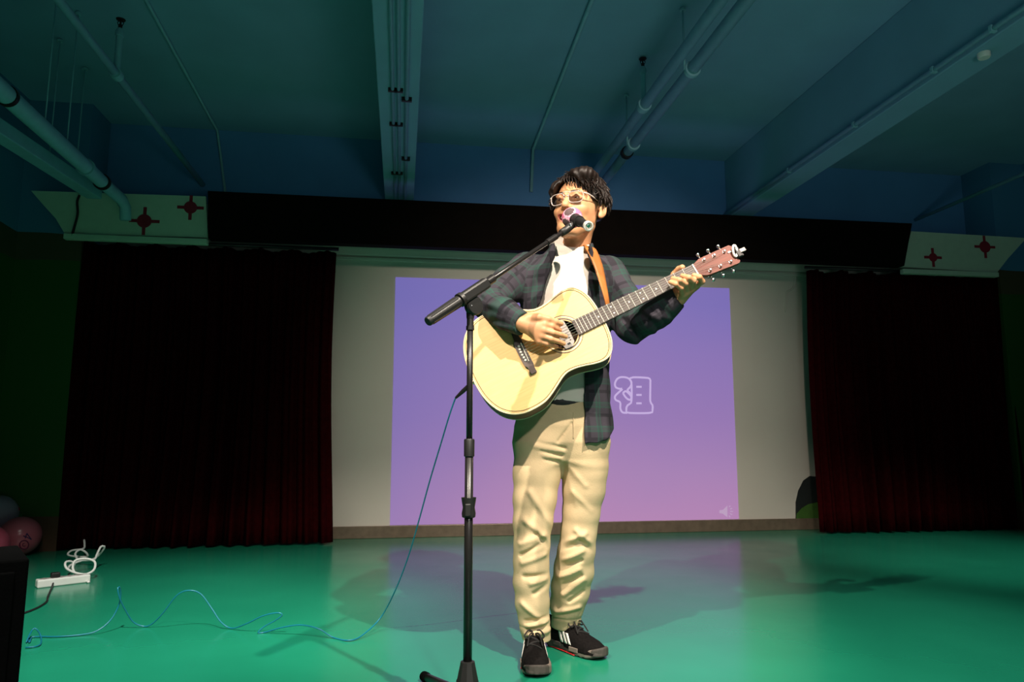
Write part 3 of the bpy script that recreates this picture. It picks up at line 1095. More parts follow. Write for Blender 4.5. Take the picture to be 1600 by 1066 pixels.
# white lead: coil standing up from the strip and trailing to the curtain
zs = 3.27                                            # zoom factor of the measured crop
zc = lambda x, y: (x / zs, 740 + y / zs)
Yc = q1[1]
wl = [(*zc(455, 556), 0.0), (*zc(420, 540), 0.02), (*zc(385, 515), 0.05), (*zc(372, 480), 0.08), (*zc(385, 445), 0.10), (*zc(440, 436), 0.12),
      (*zc(484, 452), 0.12), (*zc(480, 492), 0.08), (*zc(440, 515), 0.05), (*zc(385, 508), 0.04), (*zc(340, 485), 0.06), (*zc(335, 455), 0.10), (*zc(365, 450), 0.14),
      (*zc(380, 470), 0.16), (*zc(352, 490), 0.2), (*zc(360, 470), 0.28), (*zc(420, 445), 0.36), (*zc(480, 440), 0.42), (*zc(495, 415), 0.46), (*zc(515, 375), 0.5), (*zc(534, 375), 0.52), (*zc(520, 400), 0.54), (*zc(490, 430), 0.56),
      (*zc(450, 445), 0.60), (*zc(400, 440), 0.66), (*zc(385, 410), 0.7), (*zc(410, 390), 0.74), (*zc(440, 405), 0.76), (*zc(445, 425), 0.78), (*zc(380, 424), 0.80), (*zc(347, 415), 0.84), (*zc(365, 395), 0.88), (*zc(425, 385), 0.94), (*zc(432, 365), 0.98), (*zc(430, 340), 1.02)]
pts = []
for x, y, dd in wl:
    p = atY(x, y, Yc + dd * 0.9)
    if p[2] < 0.006:
        p = atZ(x, y, 0.006)
    pts.append(p)
o = tubeobj('white_power_lead', spline(pts, 150), 0.0065, MT['whiteplast'], None, 8)
tag(o, 'coiled white lead of the power strip looping towards the left curtain', 'cord')

# ================================================================== THE PERFORMER
ROT = math.atan2(LAT[1], LAT[0])
per = empty('person', tuple(M0), ROT)
tag(per, 'smiling man in plaid shirt and khaki trousers playing guitar at the microphone', 'person')

# where the feet stand
toeL = atZ(838, 1062, 0.0); toeL_l = np.array([(toeL - M0) @ LAT, -((toeL - M0) @ FWD), 0])
yawL = math.radians(4)
ankL = toeL_l - 0.212 * np.array([math.sin(yawL), -math.cos(yawL), 0])
toeR = atZ(944, 1033, 0.0); toeR_l = np.array([(toeR - M0) @ LAT, -((toeR - M0) @ FWD), 0])
yawR = math.radians(42)
ankR = toeR_l - 0.212 * np.array([math.sin(yawR), -math.cos(yawR), 0])

# ---- trousers
scl = lambda y, d: pxm(870, y, d)


def legpts(rows, dfn):
    out = []
    for (y, x0, x1) in rows:
        d = dfn(y)
        p = ML((x0 + x1) / 2, y, d)
        out.append((p, (x1 - x0) / 2 / scl(y, d)))
    return out


dL = lambda y: np.interp(y, [640, 700, 850, 1000], [0.0, 0.01, 0.045, 0.01])
dR = lambda y: np.interp(y, [640, 700, 850, 980], [0.0, 0.0, -0.03, -0.15])
legL = legpts([(705, 804, 884), (740, 803, 875), (780, 803, 868), (815, 803, 862), (850, 804, 858), (880, 803, 857), (910, 803, 858), (940, 806, 857), (970, 811, 858), (1000, 817, 861)], dL)
legR = legpts([(705, 874, 950), (735, 879, 948), (765, 880, 944), (800, 880, 936), (830, 878, 931), (860, 873, 928), (890, 867, 926), (920, 863, 920), (945, 861, 912), (982, 861, 905)], dR)
hL = ML(840, 1000, 0.01)[2]
hR = ML(883, 979, -0.15)[2]
SF = lambda x, y, d, o=0.0: ML(x, y, d + o)
tro_f = []


def fold(px0, py0, px1, py1, d, wd, h, leg=None):
    tro_f.append((SF(px0, py0, d), SF(px1, py1, d), wd, h))


# creases and ridges measured from the photo (front surfaces)
for a in [(838, 690, 882, 700, 0.09), (845, 705, 876, 712, 0.09), (850, 718, 874, 722, 0.085), (893, 662, 872, 690, 0.10)]:
    fold(*a, 0.006, -0.006)
for a in [(835, 697, 880, 706, 0.09), (850, 712, 876, 717, 0.09)]:
    fold(*a, 0.008, 0.006)
for a in [(828, 770, 862, 822, 0.11), (820, 815, 856, 842, 0.12), (812, 850, 850, 838, 0.11)]:
    fold(*a, 0.012, 0.008)
for a in [(838, 835, 857, 856, 0.10), (815, 868, 842, 852, 0.10), (820, 902, 856, 900, 0.10), (835, 928, 857, 915, 0.09), (822, 972, 858, 966, 0.07), (826, 985, 858, 978, 0.065)]:
    fold(*a, 0.008, -0.010)
for a in [(816, 880, 852, 868, 0.10), (830, 912, 857, 906, 0.10), (815, 945, 850, 975, 0.09), (824, 979, 858, 972, 0.075), (822, 992, 860, 987, 0.06)]:
    fold(*a, 0.010, 0.008)
for a in [(900, 830, 926, 852, 0.05), (880, 850, 915, 835, 0.05), (872, 880, 910, 862, 0.03), (870, 905, 905, 890, 0.01), (880, 930, 912, 905, -0.02), (868, 958, 905, 950, -0.05)]:
    fold(*a, 0.010, 0.009)
for a in [(905, 845, 924, 862, 0.04), (875, 862, 905, 850, 0.04), (870, 893, 908, 876, 0.02), (872, 920, 908, 900, 0.0), (890, 940, 910, 925, -0.03), (870, 964, 903, 958, -0.05)]:
    fold(*a, 0.007, -0.010)
for a in [(888, 730, 915, 760, 0.08), (895, 770, 925, 800, 0.07), (885, 745, 900, 790, 0.08)]:
    fold(*a, 0.010, 0.004)


def f_trousers(P):
    d = chain(P, legL, 0.02)
    d2 = chain(P, legR, 0.02)
    hip = loft(P, [0.70, 0.76, 0.82, 0.88, 0.925], [0.02, 0.018, 0.018, 0.022, 0.025], [0.0, 0.0, 0.0, 0.0, 0.0],
               [0.12, 0.165, 0.172, 0.165, 0.158], [0.075, 0.105, 0.112, 0.108, 0.100], 2.3)
    z = P[:, 2]
    d = np.maximum(d, hL - z)
    d2 = np.maximum(d2, hR - z)
    legs = smin(d, d2, 0.012)
    r = smin(legs, hip, 0.05)
    # side seams + rolled hem ridge
    f = folds(P, tro_f)
    f += 0.0025 * np.exp(-((z - hL - 0.052) / 0.004) ** 2) * (P[:, 0] < 0.03) * -1
    f += 0.0025 * np.exp(-((z - hR - 0.042) / 0.004) ** 2) * (P[:, 0] > -0.02) * -1
    n = np.sin(38 * P[:, 2] + 16 * P[:, 0] + 2 * np.sin(20 * P[:, 1])) * np.sin(27 * P[:, 0] - 30 * P[:, 2]) * 0.0012
    low = np.clip((0.55 - z) / 0.3, 0, 1)
    n *= 0.6 + 1.3 * low
    return r - f - n


V, Q = surfnet(f_trousers, (-0.22, -0.2, 0.03), (0.24, 0.25, 0.96), 0.0042)
tro = link('trousers', netmesh('trousers', V, Q), MT['khaki'], per)
tro['label'] = 'pale khaki cotton trousers'


# decal helper: grid of points pushed onto a distance field along a direction
def onto(fn, pts, dirv, off=0.0015, far=0.3):
    P = np.array(pts, float) - np.array(dirv) * far
    dv = np.array(dirv, float); dv /= np.linalg.norm(dv)
    for _ in range(80):
        d = fn(P)
        P = P + dv * (np.clip(d, -0.02, 0.05) * 0.7)[:, None]
    return P - dv * off


def decal(name, fn, quad, dirv, m, parent, nu=8, nv=8, off=0.002, thick=0.002):
    """bilinear patch between 4 corner points laid on the surface"""
    q = [np.array(p, float) for p in quad]
    G = []
    for j in range(nv):
        for i in range(nu):
            u, v = i / (nu - 1), j / (nv - 1)
            G.append((q[0] * (1 - u) + q[1] * u) * (1 - v) + (q[3] * (1 - u) + q[2] * u) * v)
    A = onto(fn, G, dirv, off)
    me = bpy.data.meshes.new(name)
    me.from_pydata([tuple(p) for p in A], [], [(j * nu + i, j * nu + i + 1, (j + 1) * nu + i + 1, (j + 1) * nu + i) for j in range(nv - 1) for i in range(nu - 1)])
    o = link(name, me, m, parent, True)
    md = o.modifiers.new('t', 'SOLIDIFY'); md.thickness = thick; md.offset = 0
    return o


# view direction in the performer's frame for laying things on front surfaces
VD = np.array([0.0, 1.0, 0.0])
# fly and belt
pts = onto(f_trousers, [ML(896, y, 0.1) for y in range(645, 690, 5)], VD, 0.0005)
tubeobj('fly_seam', spline(pts, 20), 0.0022, MT['khaki'], per, 6).name = 'fly_seam'
bm = bmesh.new()
rp_ = []
for k in range(48):
    a = 2 * math.pi * k / 48
    rp_.append((0.024 + 0.160 * math.cos(a), 0.103 * math.sin(a), 0.905))
add_tube(bm, rp_, [(0.019, 0.004)] * 48, 8, closed=True, flat=Vector((0, 0, 1)))
belt = bmobj('belt', bm, MT['belt'], per, True)

# ---- white T-shirt
TZ = [0.90, 1.0, 1.15, 1.30, 1.38, 1.43, 1.46, 1.49, 1.52, 1.57]
TCX = [0.025, 0.028, 0.034, 0.042, 0.048, 0.054, 0.058, 0.062, 0.064, 0.064]
TRX = [0.155, 0.150, 0.155, 0.163, 0.160, 0.130, 0.098, 0.073, 0.066, 0.066]
TRY = [0.108, 0.104, 0.108, 0.110, 0.102, 0.088, 0.075, 0.067, 0.063, 0.063]
TCY = [0, 0, 0, 0, 0.0, 0.0, 0.0, -0.003, -0.010, -0.012]


def f_torso(P):
    return loft(P, TZ, TCX, TCY, TRX, TRY, 2.15)


tee_f = [(ML(846, 470, .12), ML(870, 410, .12), 0.012, 0.004), (ML(900, 400, .1), ML(893, 450, .12), 0.012, 0.003), (ML(884, 400, .1), ML(876, 455, .12), 0.01, -0.003),
         (ML(908, 410, .1), ML(906, 450, .12), 0.009, -0.0025)]


def f_tee(P):
    d = f_torso(P)
    pl = P[:, 2] - (1.516 + 0.62 * P[:, 1] + 0.10 * (P[:, 0] - 0.064) * -1)
    d = np.maximum(d, pl * 0.85)
    col = np.abs(pl + 0.004)
    d = d - 0.003 * np.exp(-(np.maximum(col - 0.006, 0) / 0.004) ** 2)
    return d - folds(P, tee_f) - 0.0012 * np.sin(30 * P[:, 0] + 22 * P[:, 2]) * np.sin(19 * P[:, 2])


V, Q = surfnet(f_tee, (-0.16, -0.15, 0.88), (0.24, 0.15, 1.62), 0.004)
tee = link('t_shirt', netmesh('t_shirt', V, Q), MT['tee'], per)
tee['label'] = 'white high-necked T-shirt'
cpts = []
for k in range(48):
    a = 2 * math.pi * k / 48
    xx, yy = 0.064 + 0.066 * math.cos(a), -0.011 + 0.063 * math.sin(a)
    cpts.append((xx, yy, 1.514 + 0.62 * yy - 0.10 * (xx - 0.064)))
tubeobj('neck_band', cpts, [(0.011, 0.0045)] * 48, MT['tee'], per, 8, closed=True, flat=Vector((0, 0, 1)))

# ---- plaid overshirt with sleeves
armR = [(ML(822, 421, -0.01), 0.066), (ML(792, 446, 0.06), 0.063), (ML(764, 474, 0.15), 0.058), (ML(787, 490, 0.250), 0.050), (ML(816, 505, 0.288), 0.040)]
armL = [(ML(951, 427, -0.01), 0.067), (ML(972, 465, 0.02), 0.062), (ML(988, 506, 0.06), 0.066), (ML(1022, 491, 0.12), 0.058), (ML(1060, 465, 0.158), 0.040)]
SZ = [0.74, 0.80, 0.90, 1.10, 1.25, 1.35, 1.40, 1.44, 1.47, 1.50, 1.53]
SRX = [0.186, 0.183, 0.174, 0.168, 0.172, 0.176, 0.166, 0.132, 0.104, 0.086, 0.08]
SRY = [0.130, 0.128, 0.122, 0.118, 0.122, 0.121, 0.112, 0.096, 0.084, 0.076, 0.07]
SCX = [0.030, 0.029, 0.028, 0.032, 0.038, 0.046, 0.050, 0.055, 0.060, 0.062, 0.064]
SCY = [0, 0, 0, 0, 0, 0.002, 0.004, 0.006, 0.010, 0.014, 0.016]
opL = [ML(869, 382, .08), ML(862, 405, .1), ML(850, 445, .12), ML(838, 485, .12), ML(830, 560, .12), ML(828, 690, .12)]
opR = [ML(921, 385, .08), ML(922, 415, .1), ML(919, 455, .12), ML(915, 520, .12), ML(913, 600, .12), ML(914, 720, .12)]
oLz = np.array([p[2] for p in opL])[::-1]; oLx = np.array([p[0] for p in opL])[::-1]
oRz = np.array([p[2] for p in opR])[::-1]; oRx = np.array([p[0] for p in opR])[::-1]
hem = [(-0.2, 0.90), (0.0, 0.90), (0.09, 0.752), (0.13, 0.758), (0.17, 0.768), (0.205, 0.80), (0.23, 0.83)]
sh_f = []
for a in [(742, 452, 790, 470, .19), (750, 480, 800, 497, .27), (770, 500, 812, 515, .27), (790, 425, 800, 465, .07), (812, 408, 806, 460, .07), (752, 465, 775, 490, .2)]:
    sh_f.append((ML(*a[:2], a[4]), ML(*a[2:4], a[4]), 0.010, -0.008))
for a in [(760, 455, 800, 462, .13), (748, 470, 806, 492, .28), (780, 510, 815, 520, .28), (845, 400, 825, 470, .12)]:
    sh_f.append((ML(*a[:2], a[4]), ML(*a[2:4], a[4]), 0.012, 0.006))
for a in [(985, 515, 1020, 535, .11), (1000, 490, 1035, 515, .15), (975, 500, 1000, 530, .11), (1030, 480, 1052, 495, .18), (962, 480, 985, 470, .07), (1015, 485, 1045, 508, .16)]:
    sh_f.append((ML(*a[:2], a[4]), ML(*a[2:4], a[4]), 0.010, -0.009))
for a in [(990, 505, 1030, 525, .12), (1020, 495, 1046, 500, .16), (970, 520, 1000, 540, .08)]:
    sh_f.append((ML(*a[:2], a[4]), ML(*a[2:4], a[4]), 0.012, 0.007))
for a in [(925, 560, 935, 690, .12), (945, 500, 950, 685, .1), (858, 410, 842, 470, .13)]:
    sh_f.append((ML(*a[:2], a[4]), ML(*a[2:4], a[4]), 0.014, 0.006))


def f_shirt(P):
    x, y, z = P[:, 0], P[:, 1], P[:, 2]
    tor = loft(P, SZ, SCX, SCY, SRX, SRY, 2.3)
    hz = np.interp(x, [h[0] for h in hem], [h[1] for h in hem])
    tor = np.maximum(tor, (hz - z) * 0.8)
    # collar stand / fold round the back of the neck
    cz = z - (1.497 - 0.20 * y * -1)
    aR = chain(P, armR, 0.02)
    aL = chain(P, armL, 0.02)
    # cut sleeve ends square
    for which, ar in ((0, armR), (1, armL)):
        a, b = ar[-2][0], ar[-1][0]
        u = (b - a) / np.linalg.norm(b - a)
        cut = (P - b) @ u
        if which == 0: aR = np.maximum(aR, cut)
        else: aL = np.maximum(aL, cut)
    # opening down the front
    xl = np.interp(z, oLz, oLx); xr = np.interp(z, oRz, oRx)
    op = np.maximum(np.maximum(xl - x, x - xr), y - 0.03)
    neck = rcone(P, (0.064, -0.005, 1.40), (0.066, -0.01, 1.7), 0.066, 0.074)
    tor = np.maximum(tor, -op * 0.9)
    tor = np.maximum(tor, -neck)
    tor = np.maximum(tor, (z - (1.512 + 0.25 * y)) * 0.9)
    d = smin(tor, smin(aR, aL, 0.001), 0.03)
    f = folds(P, sh_f)
    n = 0.003 * np.sin(26 * x + 31 * z + 3 * np.sin(15 * y)) * np.sin(24 * z - 17 * x + 9 * y)
    return d - f - n


V, Q = surfnet(f_shirt, (-0.36, -0.36, 0.73), (0.55, 0.16, 1.56), 0.0042)
me = netmesh('overshirt', V, Q)
# pattern coordinates that follow the cloth: round the torso, along each sleeve
uv = np.zeros((len(V), 3), np.float32)
bd = np.full(len(V), 1e9)
tor = loft(V, SZ, SCX, SCY, SRX, SRY, 2.3)
angt = np.arctan2(V[:, 0] - 0.035, -(V[:, 1]))
uv[:, 0] = angt * 0.15; uv[:, 1] = V[:, 2]
bd = np.abs(tor) - 0.008
for ar in (armR, armL):
    acc = 0.0
    prev = None
    for (a, ra), (b, rb) in zip(ar[:-1], ar[1:]):
        ab = b - a; Lh = np.linalg.norm(ab); u = ab / Lh
        t = np.clip(((V - a) @ u) / Lh, 0, 1)
        rel = V - a - t[:, None] * ab
        dd = np.abs(np.linalg.norm(rel, axis=1) - (ra + (rb - ra) * t))
        e1 = np.cross(u, [0, 1.0, 0.2]); e1 /= np.linalg.norm(e1); e2 = np.cross(u, e1)
        an = np.arctan2(rel @ e2, rel @ e1)
        sel = dd < bd
        uv[sel, 0] = (an * 0.055)[sel]; uv[sel, 1] = (acc + t * Lh)[sel]
        bd = np.minimum(bd, dd)
        acc += Lh
att = me.attributes.new('plaid', 'FLOAT_VECTOR', 'POINT')
att.data.foreach_set('vector', uv.ravel())
shirt = link('overshirt', me, MT['plaid'], per)
shirt['label'] = 'dark green and charcoal plaid overshirt worn open'

# shirt collar leaves
for pts in ([(ML(866, 378, .07)), (ML(857, 393, .125)), (ML(861, 413, .140)), (ML(869, 397, .128))],
            [(ML(921, 380, .07)), (ML(927, 394, .125)), (ML(926, 414, .140)), (ML(918, 399, .128))]):
    bm = bmesh.new()
    G = []
    for j in range(5):
        for i in range(4):
            u, v = i / 3, j / 4
            a = pts[0] * (1 - u) + pts[3] * u; b = pts[1] * (1 - u) + pts[2] * u
            G.append(bm.verts.new(a * (1 - v) + b * v + np.array([0, -0.008 * math.sin(math.pi * v), 0])))
    for j in range(4):
        for i in range(3):
            bm.faces.new((G[j * 4 + i], G[j * 4 + i + 1], G[(j + 1) * 4 + i + 1], G[(j + 1) * 4 + i]))
    o = bmobj('collar_leaf', bm, MT['plaid'], per, True)
    md = o.modifiers.new('t', 'SOLIDIFY'); md.thickness = 0.004

# ---- head
HYAW = math.radians(25)
HS = 1.055
HPIT = math.radians(3)
H0 = ML(904, 331, 0.045)
hF = np.array([-math.sin(HYAW), -math.cos(HYAW), 0.0])
hX = np.array([math.cos(HYAW), -math.sin(HYAW), 0.0])
hU = UPV.copy()
hF, hU = hF * math.cos(HPIT) + hU * math.sin(HPIT), hU * math.cos(HPIT) - hF * math.sin(HPIT)
HM = np.stack([hX, hF, hU])            # rows: head axes in the performer's frame


def toH(P):
    return (P - H0) @ HM.T / HS


def frH(p):
    return H0 + np.asarray(p, float) @ HM * HS


EYE = [(-0.031, 0.083, 0.017), (0.031, 0.083, 0.017)]


def f_head_local(q):
    s = q.copy(); s[:, 0] = np.abs(s[:, 0])
    d = ellip(q, (0, -0.012, 0.035), (0.077, 0.097, 0.092))
    d = smin(d, ellip(q, (0, 0.036, -0.024), (0.064, 0.068, 0.080)), 0.03)
    d = smin(d, ellip(s, (0.022, 0.062, -0.083), (0.029, 0.032, 0.024)), 0.025)       # jaw
    d = smin(d, ellip(q, (0, 0.087, -0.099), (0.022, 0.020, 0.018)), 0.022)            # chin
    d = smin(d, rcone(s, (0.048, 0.006, -0.045), (0.020, 0.070, -0.101), 0.013, 0.012), 0.02)   # jaw line
    d = smin(d, ellip(s, (0.038, 0.070, -0.020), (0.023, 0.022, 0.020)), 0.016)        # raised cheeks
    d = smin(d, rcone(s, (0.010, 0.096, 0.036), (0.046, 0.080, 0.038), 0.006, 0.007), 0.014)  # brow
    d = smax(d, -ellip(s, (0.031, 0.103, 0.018), (0.017, 0.014, 0.010)), 0.012)        # sockets
    d = smin(d, rcone(q, (0, 0.092, 0.026), (0, 0.117, -0.015), 0.008, 0.0128), 0.010)  # nose
    d = smin(d, ellip(s, (0.012, 0.103, -0.021), (0.0085, 0.011, 0.0075)), 0.006)      # wings
    d = smax(d, -ellip(s, (0.0065, 0.111, -0.0275), (0.0036, 0.005, 0.003)), 0.003)    # nostrils
    # upper / lower lids
    d = smin(d, rcone(s, (0.018, 0.092, 0.020), (0.032, 0.0945, 0.0245), 0.004, 0.0045), 0.004)
    d = smin(d, rcone(s, (0.032, 0.0945, 0.0245), (0.046, 0.083, 0.018), 0.0045, 0.004), 0.004)
    d = smin(d, rcone(s, (0.018, 0.091, 0.011), (0.032, 0.0935, 0.0085), 0.0035, 0.004), 0.004)
    d = smin(d, rcone(s, (0.032, 0.0935, 0.0085), (0.046, 0.082, 0.0135), 0.004, 0.0035), 0.004)
    # open smiling mouth with lips
    def mz(x): return -0.055 + 9.0 * x * x
    mzz = mz(np.minimum(s[:, 0], 0.042))
    lipu = np.sqrt(((q[:, 1] - (0.096 - 9.5 * s[:, 0] ** 2)) / 1.0) ** 2 + ((q[:, 2] - (mzz + 0.011 * np.sqrt(np.clip(1 - (s[:, 0] / 0.041) ** 2, 0, 1)))) / 1.0) ** 2) - 0.0052
    lipl = np.sqrt((q[:, 1] - (0.094 - 9.5 * s[:, 0] ** 2)) ** 2 + (q[:, 2] - (mzz - 0.012 * np.sqrt(np.clip(1 - (s[:, 0] / 0.041) ** 2, 0, 1)))) ** 2) - 0.006
    endc = s[:, 0] - 0.041
    d = smin(d, np.maximum(lipu, endc), 0.006)
    d = smin(d, np.maximum(lipl, endc), 0.006)
    cav = np.stack([q[:, 0], q[:, 1], q[:, 2] - 9.0 * np.minimum(s[:, 0], 0.042) ** 2], 1)
    d = smax(d, -ellip(cav, (0, 0.092, -0.0555), (0.038, 0.028, 0.0125)), 0.003)
    # smile folds
    d = d + 0.003 * np.exp(-(rcone(s, (0.017, 0.098, -0.026), (0.040, 0.080, -0.060), 0, 0) / 0.004) ** 2)
    # ears
    e = s - np.array([0.079, -0.012, 0.0])
    e2 = np.stack([e[:, 0] - 0.25 * -e[:, 1], e[:, 1], e[:, 2]], 1)
    ear = ellip(e2, (0.006, -0.004, 0.004), (0.0085, 0.019, 0.032))
    ear = smin(ear, ellip(e2, (0.003, 0.004, -0.024), (0.007, 0.010, 0.011)), 0.008)
    ear = smax(ear, -ellip(e2, (0.015, -0.002, 0.005), (0.009, 0.0115, 0.021)), 0.004)
    d = smin(d, ear, 0.008)
    return d


NB = np.array([0.064, 0.012, 1.44])


def f_head(P):
    d = f_head_local(toH(P))
    top = frH((0, -0.020, -0.05))
    nk = rcone(P, NB, top, 0.054, 0.050)
    d = smin(d, nk, 0.025)
    # throat
    d = smin(d, rcone(P, frH((0, 0.012, -0.090)), NB + np.array([0, -0.040, 0.03]), 0.016, 0.012), 0.02)
    # neck tendons
    for sx_ in (-1, 1):
        d = smin(d, rcone(P, frH((sx_ * 0.040, -0.02, -0.055)), NB + np.array([sx_ * 0.012, -0.055, 0.035]), 0.008, 0.007), 0.02)
    return d


hc = H0
V1, Q1 = surfnet(f_head, hc + np.array([-0.16, -0.16, -0.26]), hc + np.array([0.16, 0.16, 0.16]), 0.0021)

# ---- hands
hR_pts = dict(
    wrist=ML(806, 502, 0.285), palm1=ML(826, 504, 0.298), k=[ML(850, 507, 0.300), ML(849, 516, 0.302), ML(846, 525, 0.298), ML(842, 533, 0.292)])


def f_handR(P):
    w0 = hR_pts['wrist']
    d = chain(P, [(ML(796, 495, 0.258), 0.024), (w0, 0.026), (ML(818, 506, 0.29), 0.027)], 0.01)
    for k, r0, r1 in zip(hR_pts['k'], (0.021, 0.021, 0.020, 0.018), (0.0125, 0.0130, 0.0125, 0.0115)):
        d = smin(d, rcone(P, ML(820, 508, 0.288), k, r0, r1), 0.012)
    fing = [[(850, 507, .300, .0115), (862, 510, .292, .0098), (869, 513, .276, .0090), (875, 516, .262, .0078)],
            [(849, 516, .302, .0118), (864, 520, .298, .0100), (875, 523, .284, .0092), (884, 526, .266, .0080)],
            [(846, 525, .298, .0115), (861, 530, .294, .0098), (871, 533, .280, .0090), (881, 537, .264, .0078)],
            [(842, 533, .292, .0100), (854, 537, .288, .0086), (862, 540, .276, .0080), (870, 542, .264, .0070)]]
    for fg in fing:
        d = smin(d, chain(P, [(ML(a, b, c), r) for a, b, c, r in fg], 0.003), 0.0045)
    th = [(826, 498, .295, .019), (842, 496, .303, .0140), (857, 499, .296, .0110), (868, 503, .284, .0105), (877, 506, .272, .0085)]
    d = smin(d, chain(P, [(ML(a, b, c), r) for a, b, c, r in th], 0.004), 0.008)
    return d


V2, Q2 = surfnet(f_handR, (-0.24, -0.36, 0.98), (0.10, -0.21, 1.28), 0.0019)


def f_handL(P):
    w0 = ML(1060, 465, 0.158)
    d = chain(P, [(ML(1045, 474, 0.15), 0.031), (w0, 0.028), (ML(1066, 457, 0.165), 0.030)], 0.01)
    base = [(1088, 446, .185), (1081, 449, .190), (1074, 454, .195), (1067, 459, .195)]
    for b, r in zip(base, (0.015, 0.016, 0.016, 0.015)):
        d = smin(d, rcone(P, ML(1063, 459, .165), ML(*b), 0.024, r), 0.012)
    fing = [[(1088, 446, .190, .0120), (1097, 440, .232, .0105), (1093, 433, .250, .0095), (1084, 430, .243, .0080)],
            [(1081, 449, .195, .0125), (1083, 439, .248, .0110), (1076, 434, .262, .0100), (1066, 431, .246, .0082)],
            [(1074, 454, .198, .0122), (1071, 443, .252, .0105), (1062, 438, .266, .0098), (1051, 435, .248, .0080)],
            [(1067, 459, .198, .0110), (1064, 450, .248, .0095), (1056, 444, .262, .0088), (1047, 441, .248, .0072)]]
    for fg in fing:
        d = smin(d, chain(P, [(ML(a, b, c), r) for a, b, c, r in fg], 0.003), 0.004)
    th = [(1058, 458, .158, .020), (1050, 442, .140, .0165), (1054, 429, .142, .0130), (1061, 421, .162, .0120), (1066, 418, .180, .0105)]
    d = smin(d, chain(P, [(ML(a, b, c), r) for a, b, c, r in th], 0.004), 0.008)
    return d


V3, Q3 = surfnet(f_handL, (0.30, -0.31, 1.16), (0.56, -0.08, 1.44), 0.0019)


# ---- hidden body under the clothes, all one skin
def f_core(P):
    d = loft(P, [0.78, 0.9, 1.1, 1.3, 1.38, 1.43, 1.47], [0.02, 0.025, 0.03, 0.042, 0.048, 0.056, 0.062], [0] * 7, [0.135, 0.13, 0.125, 0.135, 0.13, 0.10, 0.06], [0.08, 0.08, 0.08, 0.085, 0.08, 0.065, 0.055])
    d = smin(d, chain(P, [(a, r * 0.72) for a, r in legL[:-1]] + [(np.array([ankL[0], ankL[1], 0.06]), 0.022)], 0.02), 0.03)
    d = smin(d, chain(P, [(a, r * 0.72) for a, r in legR[:-1]] + [(np.array([ankR[0], ankR[1], 0.06]), 0.022)], 0.02), 0.03)
    for ar, wr in ((armR, ML(806, 502, 0.285)), (armL, ML(1058, 466, 0.157))):
        d = smin(d, chain(P, [(a, r * 0.68) for a, r in ar[:-1]] + [(wr, 0.026)], 0.02), 0.03)
    d = smin(d, rcone(P, (0.062, 0, 1.40), NB + np.array([0, 0, 0.03]), 0.05, 0.045), 0.02)
    return d


V4, Q4 = surfnet(f_core, (-0.36, -0.36, -0.03), (0.56, 0.26, 1.58), 0.008)
VV = np.concatenate([V1, V2, V3, V4])
o1, o2, o3 = len(V1), len(V1) + len(V2), len(V1) + len(V2) + len(V3)
QQ = np.concatenate([Q1, Q2 + o1, Q3 + o2, Q4 + o3])
tmp = bpy.data.objects.new('tmp_body', netmesh('tmp_body', VV, QQ))
COL.objects.link(tmp)
md = tmp.modifiers.new('fuse', 'REMESH')
md.mode = 'VOXEL'
md.voxel_size = 0.0024
md.use_smooth_shade = True
dg = bpy.context.evaluated_depsgraph_get()
me = bpy.data.meshes.new_from_object(tmp.evaluated_get(dg))
me.name = 'body'
bpy.data.objects.remove(tmp)
bmk = bmesh.new(); bmk.from_mesh(me)
seen = set(); comps = []
for v in bmk.verts:
    if v in seen: continue
    st_ = [v]; seen.add(v); cp_ = []
    while st_:
        x = st_.pop(); cp_.append(x)
        for e in x.link_edges:
            y = e.other_vert(x)
            if y not in seen: seen.add(y); st_.append(y)
    comps.append(cp_)
comps.sort(key=len)
print('COMPS', [len(c) for c in comps][-8:], [tuple(round(x, 2) for x in c[0].co) for c in comps][-8:])
for cp_ in comps[:-1]:
    bmesh.ops.delete(bmk, geom=cp_, context='VERTS')
bmk.to_mesh(me); bmk.free()
for m_ in (MT['skin'], MT['lip'], MT['mouth']):
    me.materials.append(m_)
me.polygons.foreach_set('use_smooth', np.ones(len(me.polygons), bool))
cen = np.zeros(len(me.polygons) * 3, np.float32)
me.polygons.foreach_get('center', cen)
q = toH(cen.reshape(-1, 3).astype(float))
sxx = np.abs(q[:, 0])
mzv = -0.055 + 9.0 * np.minimum(sxx, 0.042) ** 2
rel = q[:, 2] - mzv
bow = np.sqrt(np.clip(1 - (sxx / 0.042) ** 2, 0, 1))
inlip = (q[:, 1] > 0.07) & (sxx < 0.042) & (rel < 0.0155 * bow + 0.001) & (rel > -0.0175 * bow - 0.001)
inmouth = (q[:, 1] > 0.03) & (sxx < 0.039) & (np.abs(rel) < 0.011 * bow) & (q[:, 1] < 0.0945 - 9.5 * sxx ** 2)
mi = np.zeros(len(me.polygons), np.int32)
mi[inlip] = 1
mi[inmouth] = 2
me.polygons.foreach_set('material_index', mi)
body = link('body', me, None, per)
body['label'] = 'skin of the face, neck and hands'

